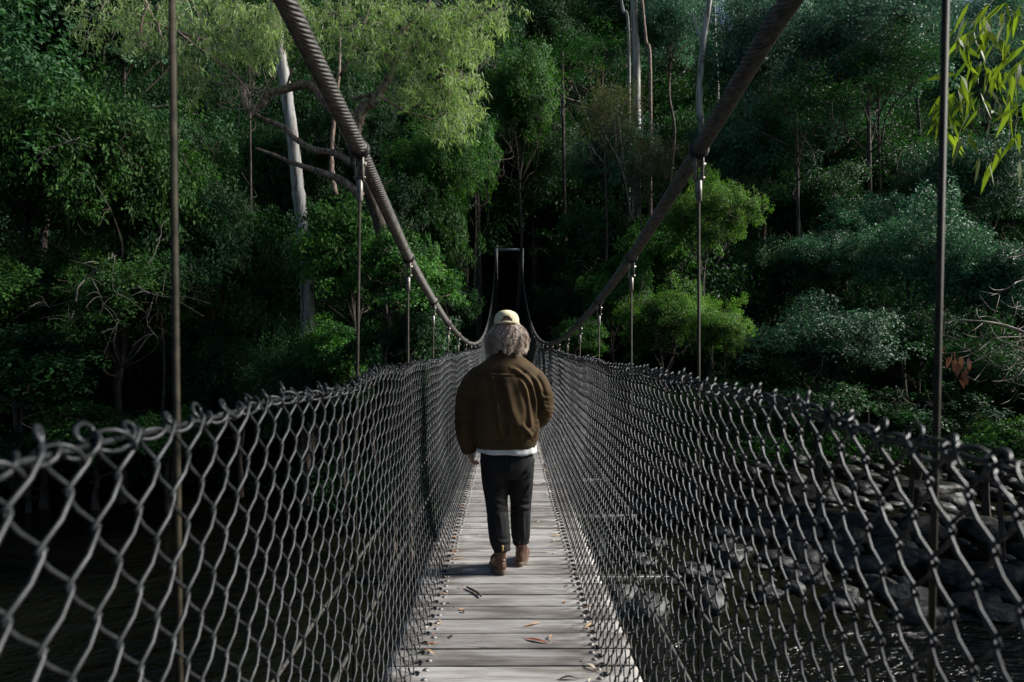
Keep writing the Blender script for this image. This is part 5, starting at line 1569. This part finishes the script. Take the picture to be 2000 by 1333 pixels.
# ------------------------------------------------------------------ near gum on the right, only its outer twigs reach the frame
def near_gum():
    r = np.random.default_rng(41)
    bx, by = 9.2, 3.2
    bz = float(H(bx, by)) - 0.1
    base = np.array([bx, by, bz])
    root = tag(empty('gum_tree', tuple(base)), 'near gum tree at the right edge with large sunlit lime leaves and bare twigs', 'tree')
    mb = MB()
    def tb(P, r0, r1, n=8, k=6):
        P = smooth_path(np.array(P, float), k); mb.tube(P - base, np.linspace(r0, r1, len(P)), n); return P
    D = 4.4
    tb([base, (9.0, 3.3, -2.5), (8.4, 3.5, 0.5), (7.6, 3.7, 3.0), (6.9, 3.9, 5.2)], 0.20, 0.09, 12)
    A1 = tb([(8.4, 3.5, 0.5), (6.6, 4.0, 1.9), (5.2, 4.3, 2.3), px(2010, 60, 5.2), px(1960, 10, D)], 0.05, 0.008)
    A2 = tb([(8.4, 3.5, 0.5), (6.4, 4.1, 1.2), (5.0, 4.3, 1.25), px(2010, 100, D + .2), px(1950, 95, D), px(1900, 60, D)], 0.04, 0.004)
    A3 = tb([px(2120, 130, D + .3), px(2000, 160, D), px(1930, 165, D), px(1870, 190, D - .1), px(1850, 230, D - .1)], 0.010, 0.003)
    A4 = tb([px(2120, 210, D + .3), px(2000, 228, D), px(1950, 236, D)], 0.008, 0.003)
    A5 = tb([px(2040, 90, D), px(1930, 110, D), px(1880, 75, D), px(1860, 20, D)], 0.007, 0.002)
    A6 = tb([px(2040, 300, D), px(1960, 290, D), px(1930, 310, D)], 0.006, 0.002)
    tb([(5.2, 4.3, 2.3), px(2120, 130, D + .3), px(2160, 210, D + .3)], 0.02, 0.012)
    for (a, b) in [((1870, 100), (1858, 78)), ((1890, 112), (1822, 108)), ((1870, 200), (1805, 203)), ((1860, 205), (1818, 230)), ((1850, 260), (1800, 256)), ((1900, 100), (1850, 74))]:
        tb([px(*a, D), px((a[0] + b[0]) / 2, (a[1] + b[1]) / 2 + 4, D), px(*b, D)], 0.003, 0.0015, 5)
    # leaf bunches: px of the bunch's head, n leaves, reach (px)
    bun = [(1915, 35, 9, 30), (1935, 20, 9, 30), (1965, 8, 8, 30), (1985, 40, 8, 26), (1905, 50, 7, 26), (1880, 60, 8, 24), (1900, 75, 9, 24), (1925, 70, 9, 26), (1950, 75, 8, 26), (1980, 90, 8, 26),
           (1870, 95, 6, 22), (1895, 120, 7, 20), (1920, 130, 9, 22), (1940, 130, 9, 22), (1960, 130, 9, 24), (1985, 135, 9, 24), (1880, 150, 7, 22), (1862, 165, 8, 22), (1850, 185, 9, 22),
           (1870, 180, 9, 24), (1890, 175, 9, 24), (1905, 190, 10, 26), (1920, 200, 10, 26), (1880, 215, 9, 24), (1860, 225, 9, 24), (1845, 215, 7, 20), (1850, 250, 8, 24), (1870, 255, 8, 24),
           (1885, 280, 5, 22), (1838, 265, 4, 20), (1925, 312, 9, 22), (1975, 210, 8, 24), (1995, 200, 8, 24), (1990, 260, 7, 26), (1960, 285, 7, 28), (1990, 320, 6, 28), (1905, 20, 5, 24), (1830, 200, 4, 20),
           (1995, 150, 9, 24), (1990, 20, 9, 26), (1975, 180, 8, 24), (2010, 120, 9, 24), (2015, 60, 8, 26)]
    Cs, Ls, Ti, Dr = [], [], [], []
    for (x, y, n, reach) in bun:
        dd = D + r.normal(0, 0.18)
        for q in range(max(3, int(n * 0.66))):
            p = px(x + r.normal(0, reach * .42), y + r.normal(0, reach * .38), dd + r.normal(0, .05))
            Cs.append(p); Ls.append(r.uniform(0.10, 0.19)); Ti.append(np.clip(r.normal(.55, .25), 0, 1)); Dr.append([-0.25, 0, 0])
        mb.tube(smooth_path(np.array([px(x + 16, y - 10, dd), px(x, y - 5, dd), px(x - 5, y + 8, dd)]) - base, 3), 0.0016, 4, cap=False)
    C = np.array(Cs) - base; L = np.array(Ls)
    V, T, Qd, tn = strap_leaves(C, L, L * 0.19, r, np.array(Ti), 0.85, 0.42, np.array(Dr))
    link('crown', mesh_np('crown', V, [T, Qd], True, tn), M['leaf_near'], root)
    # the higher crown out of frame
    cr = link('crown', crown_for('T0', 'leaf_gum'), None, root)
    cr.location = tuple(np.array([7.6, 4.2, 5.6]) - base); cr.scale = (1.7, 1.7, 1.2)
    # bare pale twigs lower down
    tw = MB()
    def t2(pts, r0, r1, d=4.0):
        P = smooth_path(np.array([px(x, y, d + r.normal(0, .04)) for x, y in pts]), 5); tw.tube(P - base, np.linspace(r0, r1, len(P)), 5)
    t2([(2600, 560), (2250, 640), (2060, 670), (2000, 648), (1960, 634), (1922, 628), (1870, 626), (1852, 633)], 0.014, 0.0016)
    t2([(1940, 631), (1950, 600), (1955, 575), (1938, 578)], 0.002, 0.001)
    t2([(1938, 634), (1920, 665), (1902, 682), (1880, 688), (1845, 690), (1833, 689)], 0.0025, 0.001)
    t2([(2250, 640), (2080, 650), (2000, 658), (1950, 660), (1935, 668), (1912, 688)], 0.006, 0.001)
    t2([(2080, 650), (1990, 668), (1960, 680), (1920, 700), (1895, 712)], 0.004, 0.001)
    t2([(2120, 720), (2000, 680), (1975, 672), (1960, 665), (1945, 652), (1940, 640)], 0.004, 0.001)
    t2([(2120, 520), (2000, 548), (1985, 555), (1965, 565), (1945, 566), (1935, 560)], 0.004, 0.001)
    t2([(1975, 562), (1950, 574), (1935, 572), (1915, 568)], 0.0018, 0.0008)
    t2([(2060, 600), (2000, 605), (1985, 595), (1980, 580)], 0.0025, 0.001)
    t2([(2060, 470), (2000, 498), (1975, 502), (1958, 508)], 0.003, 0.001)
    t2([(2060, 700), (1990, 712), (1975, 725), (1968, 735)], 0.003, 0.001)
    t2([(2040, 705), (1990, 735), (1965, 744), (1940, 745)], 0.003, 0.001)
    t2([(1960, 632), (1945, 622), (1930, 618), (1912, 620)], 0.002, 0.001)
    t2([(1925, 630), (1914, 618), (1911, 605), (1915, 598), (1935, 592)], 0.0016, 0.0008)
    t2([(1922, 632), (1905, 645), (1890, 651), (1878, 651)], 0.0016, 0.0008)
    t2([(2040, 620), (2000, 640), (1975, 655), (1940, 700), (1918, 730), (1905, 745)], 0.003, 0.001)
    t2([(1868, 670), (1885, 680), (1900, 681)], 0.0022, 0.0012)
    t2([(2040, 790), (2000, 770), (1990, 778), (1984, 785)], 0.003, 0.001)
    for q in range(26):
        x, y = r.uniform(1930, 2060), r.uniform(560, 770)
        v = r.normal(size=2) * 22 + [-22, 0]
        t2([(x, y), (x + v[0] * .5, y + v[1] * .5 + 5), (x + v[0], y + v[1]), (x + v[0] * 1.3, y + v[1] * 1.3 - 6)], 0.0016, 0.0007)
    tw.build('bare_twig', M['twig'], root)
    # dead leaves in a clump
    dl = []
    for (x, y, s) in [(1834, 695, 22), (1850, 680, 16), (1857, 700, 22), (1862, 695, 18), (1868, 705, 22), (1874, 712, 24), (1880, 700, 22), (1884, 705, 26), (1884, 728, 26), (1890, 725, 24), (1896, 702, 20), (1898, 708, 18), (1878, 720, 22), (1882, 735, 26), (1866, 690, 20), (1960, 642, 8), (1964, 740, 9)]:
        dl.append((px(x, y - 4, 4.0 + r.normal(0, .05)), s * 4.0 / F))
    C = np.array([p for p, _ in dl]) - base; L = np.array([s for _, s in dl])
    for q in range(len(L)):
        V, T, Qd, tn = strap_leaves(C[q:q + 1], L[q:q + 1], L[q:q + 1] * 0.48, r, np.clip(r.normal(.5, .3, 1), 0, 1), 1.2, 0.25)
        dl_ = link('dead_leaf', mesh_np('dead_leaf', V, [T, Qd], True, tn), M['leaf_dead'], root)
near_gum()

# ------------------------------------------------------------------ boulders on the right bank
def rock_mesh(seed, n=2):
    import bmesh
    bm = bmesh.new(); bmesh.ops.create_icosphere(bm, subdivisions=4, radius=1.0)
    r = random.Random(seed)
    off = Vector((r.uniform(0, 50), r.uniform(0, 50), r.uniform(0, 50)))
    from mathutils import noise as mn
    cuts = [(Vector((r.gauss(0, 1), r.gauss(0, 1), r.gauss(0, .7))).normalized(), r.uniform(0.42, 0.75)) for _ in range(12)]
    for v in bm.verts:
        p = v.co.copy()
        for nrm, dd in cuts:
            q = p.dot(nrm)
            if q > dd: p -= nrm * (q - dd) * 0.95
        p *= 1 + 0.10 * mn.noise(p * 1.6 + off) + 0.03 * mn.noise(p * 6 + off)
        v.co = p
    me = bpy.data.meshes.new('boulder'); bm.to_mesh(me); bm.free()
    for p in me.polygons: p.use_smooth = True
    me.materials.append(M['rock'])
    return me
rocks = [rock_mesh(q) for q in range(6)]
RK = [(1500, 1160, 34, 12, 'flat boulder at the water line behind the right fence, left of the largest slab'), (1545, 1035, 60, 14, 'grey boulder high in the pile'),
      (1655, 1085, 42, 17, 'pale rounded boulder in the middle of the rock pile'), (1655, 1170, 38, 20, 'pale flat-topped boulder at the water line, brightest of the pile'), (1745, 1085, 45, 16, 'boulder right of the pale rounded one'),
      (1790, 1165, 55, 18, 'wide grey boulder at the water line behind the nearest right rod'), (1855, 1120, 38, 22, 'upright boulder behind the nearest right rod'), (1935, 1120, 60, 34, 'big blue-grey slab at the right edge of the pile'),
      (1920, 1175, 50, 14, 'low boulder under the big blue-grey slab'), (1960, 1200, 60, 10, 'thin flat slab awash at the right edge'), (1690, 1020, 55, 14, 'dark boulder near the top of the pile'),
      (1810, 1030, 60, 18, 'dark boulder behind the pale ones, right of centre'), (1420, 1080, 50, 18, 'brownish boulder at the left of the pile'), (1350, 1110, 40, 14, 'low brown boulder at the left end of the pile'),
      (1580, 1120, 50, 14, 'low boulder between the flat and the pale ones'), (1930, 1040, 60, 22, 'mossy boulder by the green patch at the right edge'), (1720, 1140, 36, 11, 'small boulder in front of the middle of the pile'), (1600, 965, 70, 16, 'shaded boulder right below the bank shrubs'), (1790, 960, 80, 22, 'long shaded slab under the bank at the right')]
for q, (x, y, rx, ry, lab) in enumerate(RK):
    # stand it on the bank where that ray meets it
    d = 12.0
    for d in np.arange(11, 30, 0.1):
        p = px(x, y, d)
        if p[2] <= max(float(H(p[0], p[1])), -6.02) + 0.15: break
    p = px(x, y, d); R = rx * d / F * 1.15; RZ = ry * d / F * 1.35
    o = bpy.data.objects.new('boulder', rocks[q % 6]); COL.objects.link(o)
    o.location = tuple(p - np.array([0, 0, RZ * 0.2])); o.scale = (R, R * 0.75, RZ * 1.2); o.rotation_euler = (0.1 * math.sin(q), 0.12 * math.cos(q * 2), q * 0.4 % 0.9 - 0.4)
    tag(o, lab, 'boulder', 'boulders on the right bank')
mb = MB(); r_ = np.random.default_rng(3)
rv = np.array([v.co[:] for v in rocks[0].vertices]); rf = np.array([list(p.vertices) for p in rocks[0].polygons])
import bmesh
bm = bmesh.new(); bmesh.ops.create_icosphere(bm, subdivisions=2, radius=1.0)
iv = np.array([v.co[:] for v in bm.verts]); it = np.array([[v.index for v in f.verts] for f in bm.faces]); bm.free()
for q in range(900):
    x = r_.uniform(1.5, 22); y = r_.uniform(14.6, 28)
    z = float(H(x, y))
    if z < -6.25: continue
    s = 0.07 + 0.45 * r_.uniform(0, 1) ** 2.2
    nz = 1 + 0.22 * vnoise(iv[:, 0] * 1.7 + q, iv[:, 1] * 1.7 + iv[:, 2], q % 17)
    V = iv * nz[:, None] * np.array([s * r_.uniform(.8, 1.4), s, s * r_.uniform(.4, .7)])
    a = r_.uniform(0, 6); c_, s_ = math.cos(a), math.sin(a)
    V = V @ np.array([[c_, -s_, 0], [s_, c_, 0], [0, 0, 1]]).T + np.array([x, y, z + s * 0.12])
    mb.add(V, it)
tag(mb.build('rubble', M['rock']), 'loose small stones heaped between the boulders of the right bank', 'stones', kind='stuff')
